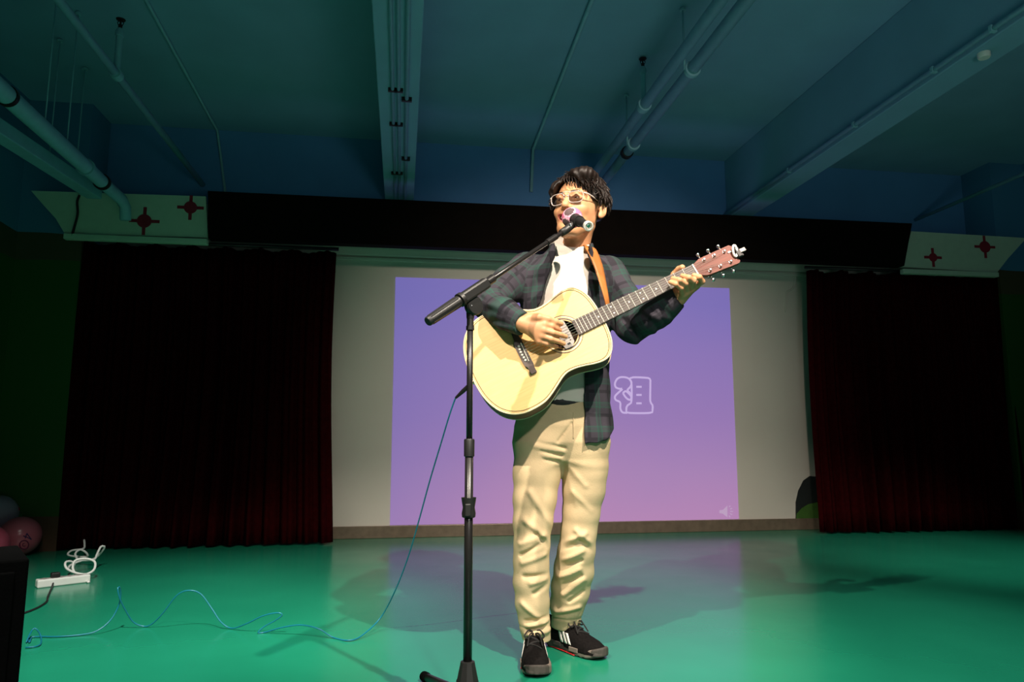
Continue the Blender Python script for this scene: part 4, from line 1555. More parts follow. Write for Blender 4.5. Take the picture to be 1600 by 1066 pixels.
# eyes, brows, teeth
for i, e in enumerate(EYE):
    c = frH((e[0], e[1] - 0.0005, e[2] - 0.001))
    eye = latheobj('eye', [(0.0115 * math.sin(t), -0.0115 * math.cos(t)) for t in np.linspace(0.001, math.pi - 0.001, 14)], tuple(c), tuple(hF), MT['eyewhite'], per, 20)
    gaze = np.array([-0.25, 0.97, 0.0]); gaze /= np.linalg.norm(gaze)
    gd = gaze @ HM
    ir = latheobj('iris', [(0.0052, 0.0098), (0.0045, 0.0113), (0.0, 0.0119)], tuple(c), tuple(gd), MT['iris'], eye, 16)
for s in (-1, 1):
    pb_ = [frH((s * 0.014, 0.1015, 0.0365)), frH((s * 0.026, 0.1005, 0.0415)), frH((s * 0.038, 0.093, 0.042)), frH((s * 0.049, 0.080, 0.037))]
    pts = onto(f_head, pb_, -hF, 0.0, 0.05)
    tubeobj('eyebrow', spline(pts, 12), [(0.0035 * (1 - 0.06 * k), 0.0018) for k in range(12)], MT['hair'], per, 6)
bm = bmesh.new()
tp = []
for x in np.linspace(-0.033, 0.033, 15):
    tp.append(frH((x, 0.0885 - 9.5 * x * x, -0.0495 + 9 * x * x)))
add_tube(bm, tp, [(0.0058, 0.0025)] * 15, 8, flat=Vector(hU))
bmobj('teeth', bm, MT['teeth'], per, True)

# ---- hair: a cap with grooves plus overlapping locks
HC = np.array([0.0, -0.014, 0.038])


def f_hair(P):
    q = toH(P)
    d = ellip(q, (0.0, -0.014, 0.038), (0.090, 0.110, 0.096))
    d = smin(d, ellip(q, (0.035, 0.045, 0.105), (0.055, 0.060, 0.036)), 0.03)          # swept fringe volume
    d = smin(d, ellip(q, (0.075, -0.02, 0.045), (0.030, 0.060, 0.055)), 0.03)
    d = smin(d, ellip(q, (-0.060, 0.035, 0.070), (0.034, 0.045, 0.040)), 0.03)
    a = np.arctan2(q[:, 0], q[:, 1] + 0.03)
    el = q[:, 2]
    g = np.sin(a * 17 + 40 * el + 2 * np.sin(55 * el + a * 5)) * 0.0018 + np.sin(a * 41 - 60 * el) * 0.0012
    d = d - g
    # keep hair off the face and the neck
    x = q[:, 0]
    line = np.interp(x, [-0.09, -0.072, -0.052, -0.02, 0.01, 0.03, 0.05, 0.065, 0.08], [0.02, 0.045, 0.082, 0.103, 0.100, 0.086, 0.062, 0.035, 0.015])
    face = np.maximum(0.030 + 0.25 * np.maximum(line - q[:, 2], 0) - q[:, 1] - 0.4 * np.maximum(0, np.abs(x) - 0.06), q[:, 2] - line)
    face = np.maximum(0.045 - q[:, 1], q[:, 2] - line)
    d = smax(d, -face, 0.008)
    side = np.maximum(np.abs(q[:, 1] - 0.02) - 0.06, q[:, 2] - np.interp(np.abs(x), [0, 0.2], [0.02, 0.02]))
    d = smax(d, -np.maximum(side, -(q[:, 1] + 0.03)), 0.006)
    d = smax(d, -(q[:, 2] + 0.012 + 0.25 * (q[:, 1] + 0.1)), 0.01)
    return d


V, Q = surfnet(f_hair, hc + np.array([-0.18, -0.19, -0.12]), hc + np.array([0.18, 0.19, 0.22]), 0.003)
bmh = bmesh.new()
mh_ = netmesh('haircap', V, Q)
bmh.from_mesh(mh_)
rl = np.random.default_rng(5)
crown = np.array([0.015, -0.055, 0.14])
nl = 0
while nl < 760:
    a = rl.uniform(0, 2 * math.pi); z = rl.uniform(-0.15, 1.0)
    rr = math.sqrt(max(0, 1 - z * z))
    dirn = np.array([rr * math.sin(a), rr * math.cos(a), z])
    p = HC + dirn * np.array([0.091, 0.110, 0.096])
    if p[1] > 0.03 and p[2] < 0.105 - 0.9 * max(0, p[0] - 0.02): continue
    if p[2] < 0.025: continue
    if p[1] > -0.02 and p[2] < 0.03: continue
    if p[2] < -0.02 and p[1] > -0.04: continue
    nl += 1
    out = dirn / np.array([0.094, 0.112, 0.1]); out /= np.linalg.norm(out)
    flow = p - crown
    flow = flow - out * (flow @ out)
    flow = flow / (np.linalg.norm(flow) + 1e-6)
    sw = np.cross(out, flow)
    flow = flow + sw * rl.normal(-0.25, 0.45)
    if p[1] > 0.02 and p[2] > 0.06:                       # fringe sweeps to the image right
        flow = flow + np.array([0.55, 0.15, -0.1])
    flow /= np.linalg.norm(flow)
    Ln = rl.uniform(0.035, 0.065)
    if p[1] > 0.05: Ln = rl.uniform(0.028, 0.05)
    if p[2] < 0.06: Ln = rl.uniform(0.022, 0.038)
    lift = rl.uniform(0.002, 0.013)
    pts = []
    cur = p.copy(); dcur = flow.copy()
    for k in range(6):
        t = k / 5
        pts.append(frH(cur + out * (lift * math.sin(t * 2.2))))
        cur = cur + dcur * Ln / 5
        # follow the skull
        rel_ = (cur - HC) / np.array([0.094, 0.112, 0.100])
        nn = np.linalg.norm(rel_)
        cur = HC + (cur - HC) / nn * max(1.0, nn * 0.985 + 0.01)
    w_ = rl.uniform(0.0028, 0.0062)
    add_tube(bmh, pts, [(w_ * 0.6, w_ * 0.45), (w_, w_ * 0.5), (w_, w_ * 0.5), (w_ * 0.8, w_ * 0.45), (w_ * 0.5, w_ * 0.3), (w_ * 0.08, w_ * 0.08)], 6)
# fringe swept from the parting to the image right, and fine strands on the forehead
for k in range(34):
    u = rl.uniform(0, 1)
    a0_ = np.array([-0.022 + 0.05 * u, 0.066 - 0.02 * u + rl.uniform(-0.01, 0.006), 0.117 - 0.006 * u + rl.uniform(-0.006, 0.008)])
    tip = np.array([0.030 + 0.048 * u + rl.uniform(-0.006, 0.006), 0.083 - 0.055 * u, 0.058 - 0.045 * u + rl.uniform(-0.01, 0.016)])
    mid_ = (a0_ + tip) / 2 + np.array([0.012, 0.018, 0.020 + rl.uniform(-0.005, 0.008)])
    pts = spline([frH(a0_), frH(mid_), frH(tip)], 8)
    wd = rl.uniform(0.003, 0.007)
    add_tube(bmh, pts, [wd * f_ + 0.0003 for f_ in (0.6, 0.9, 1.0, 1.0, 0.85, 0.6, 0.3, 0.0)], 6)
for (x, y, zt, dx, Ln) in ((-0.018, 0.083, 0.108, 0.010, 0.038), (-0.006, 0.086, 0.108, 0.016, 0.050), (0.004, 0.086, 0.106, 0.014, 0.056), (0.014, 0.084, 0.104, 0.016, 0.052)):
    pts = [frH((x + dx * t * t, y + 0.016 * math.sin(t * 2.4) - 0.002 * t, zt - Ln * t)) for t in np.linspace(0, 1, 8)]
    add_tube(bmh, pts, [0.0022 * (1 - t) ** 0.6 + 0.0003 for t in np.linspace(0, 1, 8)], 6)
hair = bmobj('hair', bmh, MT['hair'], per, True, recalc=False)
hair['label'] = 'tousled dark brown hair with a swept fringe'

# ---- glasses
gl_ = empty('eyeglasses')
gl_.parent = per
gl_['label'] = 'clear-framed glasses'
gy = 0.112
glass = mat('lens_glass', (0.95, 0.93, 0.97), 0.03, trans=1.0, var=0.0, ior=1.05)
for s in (-1, 1):
    out = []
    for k in range(40):
        a = 2 * math.pi * k / 40
        ex = 2.0 / 3.2
        cx = math.copysign(abs(math.cos(a)) ** ex, math.cos(a)); cz = math.copysign(abs(math.sin(a)) ** ex, math.sin(a))
        xx = s * 0.0342 + 0.0258 * cx * (1.0 + 0.06 * cz); zz = 0.013 + 0.0195 * cz
        yy = gy - 2.2 * (xx ** 2) - 0.004 + 0.06 * (zz - 0.013)
        out.append(frH((xx, yy, zz)))
    tubeobj('rim', out, 0.0015, MT['frame'], gl_, 8, closed=True)
    bm = bmesh.new()
    vs = [bm.verts.new(p) for p in out]
    bm.faces.new(vs)
    ln = bmobj('lens', bm, glass, gl_)
    md = ln.modifiers.new('t', 'SOLIDIFY'); md.thickness = 0.0012
    tm = [frH((s * 0.0615, gy - 0.013, 0.026)), frH((s * 0.072, gy - 0.026, 0.025)), frH((s * 0.081, 0.04, 0.022)), frH((s * 0.083, -0.005, 0.020)), frH((s * 0.080, -0.022, 0.004))]
    tubeobj('temple', spline(tm, 16), [(0.0028, 0.0014)] * 16, MT['frame'], gl_, 8)
tubeobj('bridge', spline([frH((-0.0095, gy - 0.004, 0.019)), frH((0, gy + 0.001, 0.022)), frH((0.0095, gy - 0.004, 0.019))], 9), 0.0015, MT['frame'], gl_, 8)
tubeobj('top_bar', spline([frH((-0.018, gy - 0.004, 0.0325)), frH((0, gy + 0.001, 0.0335)), frH((0.018, gy - 0.004, 0.0325))], 9), 0.0015, MT['frame'], gl_, 8)


# ---- shoes
def make_shoe(ank, yaw, stripe_side, label):
    """ank: ground point below the ankle, yaw: toe direction (angle from -y towards +x)"""
    t = np.array([math.sin(yaw), -math.cos(yaw), 0.0])
    sd = np.array([math.cos(yaw), math.sin(yaw), 0.0])
    B = np.stack([sd, t, UPV])
    A = np.array([ank[0], ank[1], 0.0])
    SY = [-0.072, -0.066, -0.045, 0.0, 0.06, 0.12, 0.16, 0.19, 0.205, 0.214]
    SW = [0.004, 0.022, 0.034, 0.035, 0.040, 0.047, 0.046, 0.036, 0.024, 0.004]

    def loc(P): return (P - A) @ B.T

    def hw(y): return np.interp(y, SY, SW)

    def sole(P):
        q = loc(P)
        lift = 0.012 * np.clip((q[:, 1] - 0.13) / 0.08, 0, 1) ** 2
        d2 = np.abs(q[:, 0] - 0.004 * np.sin(q[:, 1] * 12)) - hw(q[:, 1]) - 0.003
        dz = np.abs(q[:, 2] - 0.0165 - lift) - 0.0155 + 0.004 * (np.sin(q[:, 1] * 260) > 0.3) * (q[:, 2] < 0.006)
        return np.maximum(smax(d2 * 0.85, dz, 0.008), np.abs(q[:, 1] - 0.071) - 0.143)

    def upper(P):
        q = loc(P)
        x = q[:, 0]; y = q[:, 1]; z = q[:, 2]
        ht = np.interp(y, [-0.072, -0.05, 0.0, 0.045, 0.08, 0.12, 0.16, 0.19, 0.212], [0.088, 0.108, 0.112, 0.106, 0.085, 0.068, 0.058, 0.047, 0.026])
        w_ = hw(y) + 0.001
        zz = np.clip(z, 0.015, None)
        p = 2.4
        qn = (np.abs(x / w_) ** p + np.clip((zz - 0.015) / (ht - 0.015), 0, 5) ** p) ** (1 / p)
        d = (qn - 1) * np.minimum(w_, 0.04)
        d = np.maximum(d, 0.016 - z)
        d = np.maximum(d, np.abs(y - 0.070) - 0.140)
        return d
    root = empty('shoe'); root.parent = per
    root['label'] = label
    lo = A + np.array([-0.24, -0.24, -0.005]); hi = A + np.array([0.24, 0.24, 0.125])
    V, Q = surfnet(upper, lo, hi, 0.003, lip=2.4)
    link('upper', netmesh('upper', V, Q), MT['shoe'], root)
    V, Q = surfnet(sole, lo, hi, 0.003, lip=2.4)
    so = link('sole', netmesh('sole', V, Q), [MT['sole'], MT['solelight']], root)
    so_me = so.data
    cc = np.zeros(len(so_me.polygons) * 3, np.float32); so_me.polygons.foreach_get('center', cc)
    ql = loc(cc.reshape(-1, 3).astype(float))
    so_me.polygons.foreach_set('material_index', ((ql[:, 1] > 0.10) & (ql[:, 1] < 0.185)).astype(np.int32))

    def W(x, y, z): return A + np.array([x, y, z]) @ B
    for s in stripe_side:
        for y0 in (0.030, 0.053, 0.076):
            quad = [W(s * 0.05, y0, 0.034), W(s * 0.05, y0 + 0.014, 0.034), W(s * 0.05, y0 - 0.012, 0.080 - (y0 - 0.03) * 0.25), W(s * 0.05, y0 - 0.026, 0.080 - (y0 - 0.03) * 0.25)]
            decal('stripe', upper, quad, -s * sd, MT['stripe'], root, 4, 7, 0.0012, 0.0015)
        for yy, nm in ((0.005, 'midsole_plug'), (0.105, 'midsole_plug')):
            bm = bmesh.new()
            add_box(bm, W(s * (float(hw(yy)) + 0.002), yy, 0.022), (0.006, 0.045, 0.016), 0.002, Matrix(B.T.tolist()))
            bmobj(nm, bm, MT['solelight'] if yy > 0.05 else MT['sole'], root)
        bm = bmesh.new()
        pts = [W(s * (float(hw(y)) + 0.001), y, 0.004) for y in np.linspace(-0.05, 0.11, 14)]
        add_tube(bm, pts, 0.0025, 6)
        bmobj('red_edge', bm, MT['redtrim'], root, True)
    # rubber toe bumper
    V, Q = surfnet(lambda P: np.maximum(np.maximum(upper(P) - 0.0025, 0.193 - loc(P)[:, 1]), loc(P)[:, 2] - 0.032), lo, hi, 0.003, lip=2.4)
    link('toe_bumper', netmesh('toe_bumper', V, Q), MT['sole'], root)
    # laces
    for i, y in enumerate((0.060, 0.075, 0.090, 0.105)):
        g = [W(x, y + (0.010 if i % 2 else -0.006) * (x / 0.02), 0.2) for x in np.linspace(-0.022, 0.022, 7)]
        pts = onto(upper, g, np.array([0, 0, -1.0]), 0.002, 0.0)
        tubeobj('lace', spline(pts, 12), 0.0032, MT['lace'], root, 6)
    for s in (-1, 1):
        p0 = onto(upper, [W(0, 0.058, 0.2)], np.array([0, 0, -1.0]), 0.004, 0.0)[0]
        lp = [p0, p0 + np.array([s * 0.018, 0, 0.012]) @ B, p0 + np.array([s * 0.034, 0.010, -0.004]) @ B, p0 + np.array([s * 0.024, 0.020, -0.010]) @ B, p0]
        tubeobj('lace_bow', spline(lp, 18), 0.0028, MT['lace'], root, 6)
        lp = [p0, p0 + np.array([s * 0.016, 0.022, 0.004]) @ B, p0 + np.array([s * 0.026, 0.050, -0.028]) @ B]
        tubeobj('lace_end', spline(lp, 12), 0.0026, MT['lace'], root, 6)
    tubeobj('pull_tab', spline([W(0, -0.070, 0.060), W(0, -0.078, 0.090), W(0, -0.066, 0.104)], 8), [(0.008, 0.002)] * 8, MT['lace'], root, 8)
    return root


make_shoe(ankL, yawL, (-1, 1), 'black knit sneaker with white stripes, toe towards the viewer')
make_shoe(ankR, yawR, (-1, 1), 'black knit sneaker with white stripes, turned to the right')

# ================================================================== GUITAR
BR = MW(819, 552, 0.235)
NU = MW(1085, 423.5, 0.205)
gu = (NU - BR); SCALE = float(np.linalg.norm(gu)); gu = gu / SCALE
gn = FWD * math.cos(math.radians(9)) + UPV * math.sin(math.radians(9))
gn = gn - gu * (gn @ gu); gn /= np.linalg.norm(gn)
gv = np.cross(gn, gu)
GM = Matrix(((gu[0], gv[0], gn[0], BR[0]), (gu[1], gv[1], gn[1], BR[1]), (gu[2], gv[2], gn[2], BR[2]), (0, 0, 0, 1)))
gtr = empty('acoustic_guitar', mw=GM)
tag(gtr, 'acoustic guitar with pale spruce top held across the singer', 'guitar')
kS = SCALE / 0.645
pf = [(-0.192, 0.0), (-0.191, 0.035), (-0.186, 0.074), (-0.174, 0.111), (-0.155, 0.143), (-0.126, 0.168), (-0.09, 0.182), (-0.047, 0.184), (-0.01, 0.179), (0.02, 0.166),
      (0.05, 0.148), (0.08, 0.130), (0.105, 0.122), (0.135, 0.123), (0.165, 0.129), (0.195, 0.137), (0.225, 0.141), (0.248, 0.136), (0.266, 0.120), (0.28, 0.093), (0.288, 0.055), (0.291, 0.0)]
half = spline([(a * kS, b * kS, 0) for a, b in pf], 60)
outl = [(p[0], p[1]) for p in half] + [(p[0], -p[1]) for p in half[::-1][1:-1]]
outl = outl[::-1]                         # counter-clockwise seen from the front
HX, HR = 0.147 * kS, 0.050
DEP = 0.105


def prism_hole(name, outer, hole, z0, z1, m, parent):
    bm = bmesh.new()
    loops = []
    for z in (z0, z1):
        lv = []
        for poly in (outer, hole):
            vs = [bm.verts.new((p[0], p[1], z)) for p in poly]
            es = [bm.edges.new((vs[i], vs[(i + 1) % len(vs)])) for i in range(len(vs))]
            lv.append((vs, es))
        bmesh.ops.triangle_fill(bm, edges=lv[0][1] + lv[1][1], use_beauty=True)
        loops.append(lv)
    for w_ in (0, 1):
        a, b = loops[0][w_][0], loops[1][w_][0]
        n = len(a)
        for i in range(n):
            bm.faces.new((a[i], a[(i + 1) % n], b[(i + 1) % n], b[i]))
    return bmobj(name, bm, m, parent)


circ = lambda cx, r, n=40: [(cx + r * math.cos(2 * math.pi * k / n), r * math.sin(2 * math.pi * k / n)) for k in range(n)]
inset = lambda poly, d, c=0.04: [(c + (x - c) * (1 - d / 0.18), y * (1 - d / 0.16)) for x, y in poly]
prism_hole('soundboard', inset(outl, 0.0025), circ(HX, HR), -0.004, 0.0, MT['spruce'], gtr)
bm = bmesh.new()
n = len(outl)
a = [bm.verts.new((x, y, -0.003)) for x, y in outl]
dep = lambda x: DEP - 0.014 * np.clip((x + 0.2) / 0.5, 0, 1)
b = [bm.verts.new((x, y, -dep(x))) for x, y in outl]
for i in range(n):
    bm.faces.new((a[i], a[(i + 1) % n], b[(i + 1) % n], b[i]))
ins = inset(outl, 0.0035)
a2 = [bm.verts.new((x, y, -0.003)) for x, y in ins]; b2 = [bm.verts.new((x, y, -dep(x))) for x, y in ins]
for i in range(n):
    bm.faces.new((a2[i], b2[i], b2[(i + 1) % n], a2[(i + 1) % n]))
    bm.faces.new((a[i], a2[i], a2[(i + 1) % n], a[(i + 1) % n]))
    bm.faces.new((b[i], b[(i + 1) % n], b2[(i + 1) % n], b2[i]))
bmobj('side', bm, MT['mahog'], gtr)
# slightly domed back
bm = bmesh.new()
rings = []
for k in range(7):
    t = k / 6
    rings.append([bm.verts.new((0.04 + (x - 0.04) * (1 - t) * 0.999, y * (1 - t) * 0.999, -dep(x) - 0.014 * (1 - (1 - t) ** 2))) if k < 6 else None for x, y in outl])
cv = bm.verts.new((0.04, 0, -DEP - 0.010))
for k in range(5):
    for i in range(n):
        bm.faces.new((rings[k][i], rings[k + 1][i], rings[k + 1][(i + 1) % n], rings[k][(i + 1) % n]))
for i in range(n):
    bm.faces.new((rings[5][i], cv, rings[5][(i + 1) % n]))
bmobj('back', bm, MT['mahog'], gtr, True)
for nm, zz in (('binding', -0.0015), ('back_binding', -DEP + 0.008)):
    bm = bmesh.new()
    add_tube(bm, [(x, y, zz if zz > -0.05 else -dep(x)) for x, y in outl], [(0.0026, 0.0030)] * n, 6, closed=True, flat=Vector((0, 0, 1)))
    bmobj(nm, bm, MT['cream'], gtr, True)
bm = bmesh.new()
add_tube(bm, [(x, y, 0.0004) for x, y in inset(outl, 0.0065)], [(0.0008, 0.0011)] * n, 4, closed=True, flat=Vector((0, 0, 1)))
bmobj('purfling', bm, MT['ebony'], gtr)
for r, wd, m_ in ((HR + 0.006, 0.003, MT['ebony']), (HR + 0.013, 0.0022, MT['cream']), (HR + 0.017, 0.0012, MT['ebony'])):
    bm = bmesh.new()
    add_tube(bm, [(x, y, 0.0002) for x, y in circ(HX, r, 48)], [(0.0008, wd)] * 48, 6, closed=True, flat=Vector((0, 0, 1)))
    bmobj('rosette_ring', bm, m_, gtr)
latheobj('sound_hole_shade_disc', [(HR * 1.0, -0.045), (HR * 1.0, -0.043)], (HX, 0, 0), (0, 0, 1), MT['hole'], gtr, 32)  # dark disc across the opening, standing in for the shaded hollow
# sound hole pickup: grey plate filling most of the hole, with controls
pk = []
for k in range(25):
    t = math.radians(-62 + 124 * k / 24)
    pk.append((HX - 0.004 + 0.047 * math.sin(t) * 0 + 0.0, 0))
poly = [(HX + x, y) for x, y in [(-0.018, 0.050), (0.010, 0.052), (0.022, 0.040), (0.024, 0.0), (0.022, -0.040), (0.010, -0.054), (-0.016, -0.052), (-0.022, -0.03), (-0.022, 0.03)]]
pu = prismobj('pickup', poly[::-1], -0.004, 0.005, MT['greyplast'], gtr)
for y in (-0.03, -0.022):
    latheobj('control_hole', [(0.0022, 0), (0.0022, 0.0006)], (HX + 0.012, y, 0.005), (0, 0, 1), MT['hole'], pu, 10)
boxobj('label_plate', (HX + 0.002, -0.040, 0.0053), (0.011, 0.007, 0.0006), MT['plastic'], pu)
for y in np.linspace(-0.022, 0.022, 6):
    latheobj('pole_piece', [(0.0025, 0), (0.0022, 0.001)], (HX - 0.006, y, 0.005), (0, 0, 1), MT['chrome'], pu, 10)

# bridge
bpoly = [(-0.020, -0.020), (-0.018, -0.045), (-0.012, -0.052), (-0.010, -0.080), (0.010, -0.080), (0.010, -0.055), (0.012, -0.05), (0.012, 0.05), (0.010, 0.055), (0.010, 0.080), (-0.010, 0.080), (-0.012, 0.052), (-0.018, 0.045), (-0.020, 0.020)]
br = prismobj('bridge', bpoly, 0.0, 0.009, MT['ebony'], gtr)
boxobj('saddle', (0.003, 0, 0.0105), (0.003, 0.072, 0.006), MT['bone'], br, 0.001, Matrix.Rotation(-0.04, 3, 'Z'))
SY_ = np.linspace(0.027, -0.027, 6)
for y in SY_:
    latheobj('bridge_pin', [(0.0022, 0.007), (0.0044, 0.0095), (0.0044, 0.011), (0.003, 0.0125), (0, 0.013)], (-0.010 + 0.003 * abs(y) / 0.027, y, 0), (0, 0, 1), MT['bone'], br, 12)

# neck, fretboard, frets
FB0, FB1 = 0.191 * kS, SCALE
wAt = lambda x: 0.0285 + (0.0220 - 0.0285) * (x - FB0) / (FB1 - FB0)
fb = prismobj('fretboard', [(FB0, -wAt(FB0)), (FB1, -wAt(FB1)), (FB1, wAt(FB1)), (FB0, wAt(FB0))], 0.0, 0.0075, MT['ebony'], gtr)
NJ = 0.29 * kS
bm = bmesh.new()
rg = []
for x, dp in ((NJ - 0.002, 0.060), (NJ + 0.012, 0.050), (NJ + 0.03, 0.026), (NJ + 0.06, 0.022), (FB1 - 0.03, 0.019), (FB1, 0.018)):
    ring = []
    w_ = float(wAt(x))
    for k in range(13):
        a_ = math.pi * k / 12
        ring.append(bm.verts.new((x, -w_ * math.cos(a_), 0.0 - dp * math.sin(a_) ** 0.8)))
    rg.append(ring)
for A_, B_ in zip(rg[:-1], rg[1:]):
    for k in range(12):
        bm.faces.new((A_[k], A_[k + 1], B_[k + 1], B_[k]))
    bm.faces.new((A_[12], A_[0], B_[0], B_[12]))
bm.faces.new(rg[0]); bm.faces.new(rg[-1][::-1])
bmobj('neck', bm, MT['mahog'], gtr, False)
fm = None
for i in range(1, 21):
    x = FB1 - SCALE * (1 - 2 ** (-i / 12))
    if x < FB0 + 0.003: break
    tubeobj('fret', [(x, -wAt(x), 0.0078), (x, wAt(x), 0.0078)], 0.0016, MT['fretwire'], fb, 6)
for i in (3, 5, 7, 9, 12, 15):
    x0 = FB1 - SCALE * (1 - 2 ** (-(i - 1) / 12)); x1 = FB1 - SCALE * (1 - 2 ** (-i / 12))
    for y in ((0,) if i in (3, 5, 9, 15) else (-0.012, 0.012)):
        latheobj('inlay_dot', [(0.0028, 0.0072), (0.0028, 0.0078)], ((x0 + x1) / 2, y, 0), (0, 0, 1), MT['bone'], fb, 12)
boxobj('nut', (FB1 + 0.0025, 0, 0.0055), (0.005, 0.0445, 0.0105), MT['bone'], gtr, 0.001)

# headstock, tilted back
TL = math.radians(11)
HM_ = Matrix.Translation((FB1 + 0.005, 0, 0.002)) @ Matrix.Rotation(TL, 4, 'Y')
hs = empty('headstock'); hs.parent = gtr; hs.matrix_local = HM_
hpoly = [(0.0, -0.022), (0.012, -0.026), (0.030, -0.033), (0.045, -0.0345), (0.160, -0.037), (0.168, -0.030), (0.161, -0.012), (0.163, 0.0), (0.161, 0.012), (0.168, 0.031), (0.160, 0.038), (0.045, 0.0345), (0.030, 0.033), (0.012, 0.026), (0.0, 0.022)]
prismobj('head_core', hpoly, -0.017, -0.0022, MT['mahog'], hs)
prismobj('face_veneer', hpoly, -0.002, 0.001, MT['headwood'], hs)
posts = []
for s in (1, -1):
    for x in (0.045, 0.088, 0.131):
        y = s * 0.022
        posts.append((x, y))
        po = latheobj('tuner_post', [(0.0062, 0.001), (0.0062, 0.0025), (0.0045, 0.003), (0.0030, 0.006), (0.0030, 0.012), (0.0034, 0.013), (0, 0.0133)], (x, y, 0), (0, 0, 1), MT['chrome'], hs, 14)
        tk = bmesh.new()
        add_tube(tk, [(x, s * 0.034, -0.012), (x, s * 0.047, -0.012)], 0.0022, 8)
        add_lathe(tk, [(0.0, -0.002), (0.0035, 0.0), (0.0058, 0.004), (0.0066, 0.009), (0.0055, 0.013), (0.0, 0.0145)], (x, s * 0.045, -0.012), (0, s, 0), 12)
        bmobj('tuner_button', tk, MT['chrome'], po, True)
        gk = bmesh.new(); add_box(gk, (x, s * 0.026, -0.021), (0.016, 0.020, 0.008), 0.002)
        bmobj('tuner_housing', gk, MT['chrome'], po)
# strings
ny = np.linspace(0.0175, -0.0175, 6)
inv = HM_.inverted()
order = [0, 1, 2, 5, 4, 3]                # post index reached by each string, bass side first
pidx = [0, 1, 2, 5, 4, 3]
for i in range(6):
    px_, py_ = posts[pidx[i]] if i < 3 else posts[[5, 4, 3][i - 3]]
    q = HM_ @ Vector((px_, py_ * 0.86, 0.008))
    rad = [0.00075, 0.00068, 0.00060, 0.00055, 0.0005, 0.0005][i]
    tubeobj('string', [(-0.008, SY_[i], 0.010), (0.003, SY_[i], 0.0142), (FB1 + 0.0025, ny[i], 0.0115), tuple(q)], rad, MT['steel'], gtr, 6)
# end pin with the plugged-in jack
jk = (-0.192 * kS, 0.0, -0.055)
latheobj('end_pin_jack', [(0.009, 0), (0.009, 0.006), (0.006, 0.008), (0.006, 0.012)], jk, (-1, 0, 0), MT['chrome'], gtr, 16)

# strap: over his left shoulder, round the back to the tail of the guitar
GMi = GM.inverted()
PM = Matrix(((LAT[0], -FWD[0], 0, M0[0]), (LAT[1], -FWD[1], 0, M0[1]), (0, 0, 1, 0), (0, 0, 0, 1)))
toG = lambda p: GMi @ (PM @ Vector(p))
sp_pts = [ML(951, 492, .128), ML(948, 470, .148), ML(941, 440, .148), ML(935, 418, .140), ML(929, 402, .118), ML(924, 392, .085), ML(920, 386, .045),
          np.array([0.105, 0.03, 1.505]), np.array([0.075, 0.105, 1.45]), np.array([0.02, 0.150, 1.34]), np.array([-0.08, 0.150, 1.20]), np.array([-0.165, 0.09, 1.07]), np.array([-0.20, -0.02, 1.0]),
          np.array([-0.255, -0.13, 0.985])]
P_ = spline(sp_pts, 70)
bm = bmesh.new()
prevw = None
rows = []
for i, p in enumerate(P_):
    t = P_[min(i + 1, 69)] - P_[max(i - 1, 0)]; t /= np.linalg.norm(t)
    cen_ = np.array([0.045, 0.02, p[2]])
    nrm = p - cen_; nrm[2] = 0.35 if 12 < i < 40 else 0.0
    if p[2] > 1.47: nrm = np.array([0.3, -0.1, 1.0])
    nrm = nrm - t * (nrm @ t); nrm /= np.linalg.norm(nrm)
    if rows: nrm = 0.6 * prevn + 0.4 * nrm; nrm = nrm - t * (nrm @ t); nrm /= np.linalg.norm(nrm)
    prevn = nrm
    sidev = np.cross(t, nrm)
    wd = 0.024 * np.interp(i, [0, 5, 12, 60, 69], [0.28, 0.55, 0.95, 0.95, 0.4])
    rows.append([bm.verts.new(toG(p + sidev * wd * s + nrm * 0.001)) for s in (-1, -0.5, 0, 0.5, 1)])
for A_, B_ in zip(rows[:-1], rows[1:]):
    for k in range(4):
        bm.faces.new((A_[k], A_[k + 1], B_[k + 1], B_[k]))
st = bmobj('strap', bm, MT['leather'], gtr, True)
md = st.modifiers.new('t', 'SOLIDIFY'); md.thickness = 0.004; md.offset = 0
st['label'] = 'tan leather guitar strap'

# clip-on tuner on the head
hw_ = lambda p: GM @ (HM_ @ Vector(p))
ct = empty('clip_on_tuner', tuple(hw_((0.165, 0, 0))))
tag(ct, 'small black and white clip-on tuner on the end of the guitar head', 'tuner')


def headbox(name, c, s, m, bev=0.002):
    o = boxobj(name, (0, 0, 0), s, m, None, bev)
    o.matrix_world = Matrix.Translation((0, 0, 0))
    for v in o.data.vertices:
        v.co = hw_(Vector(c) + v.co)
    wparent(o, ct)
    return o


bm = bmesh.new()
add_tube(bm, [hw_((0.163 + 0.0085 * math.sin(t) * 0.9 + 0.004 * math.cos(t), 0.006 + 0.0185 * math.cos(t), 0.012 + 0.006 * math.cos(t))) for t in np.linspace(0, 2 * math.pi, 24, endpoint=False)], 0.0042, 8, closed=True)
o = bmobj('white_display_ring', bm, MT['whiteplast'], None, True); wparent(o, ct)
headbox('body', (0.172, -0.002, 0.006), (0.016, 0.036, 0.018), MT['plastic'])
headbox('clamp_arm', (0.182, -0.006, -0.004), (0.022, 0.024, 0.012), MT['plastic'])
headbox('thumb_lever', (0.194, 0.001, 0.004), (0.024, 0.014, 0.010), MT['greyplast'])
headbox('clamp_jaw', (0.158, -0.004, -0.022), (0.020, 0.018, 0.006), MT['plastic'])
headbox('white_tab', (0.148, 0.013, 0.003), (0.014, 0.006, 0.003), MT['whiteplast'], 0.001)

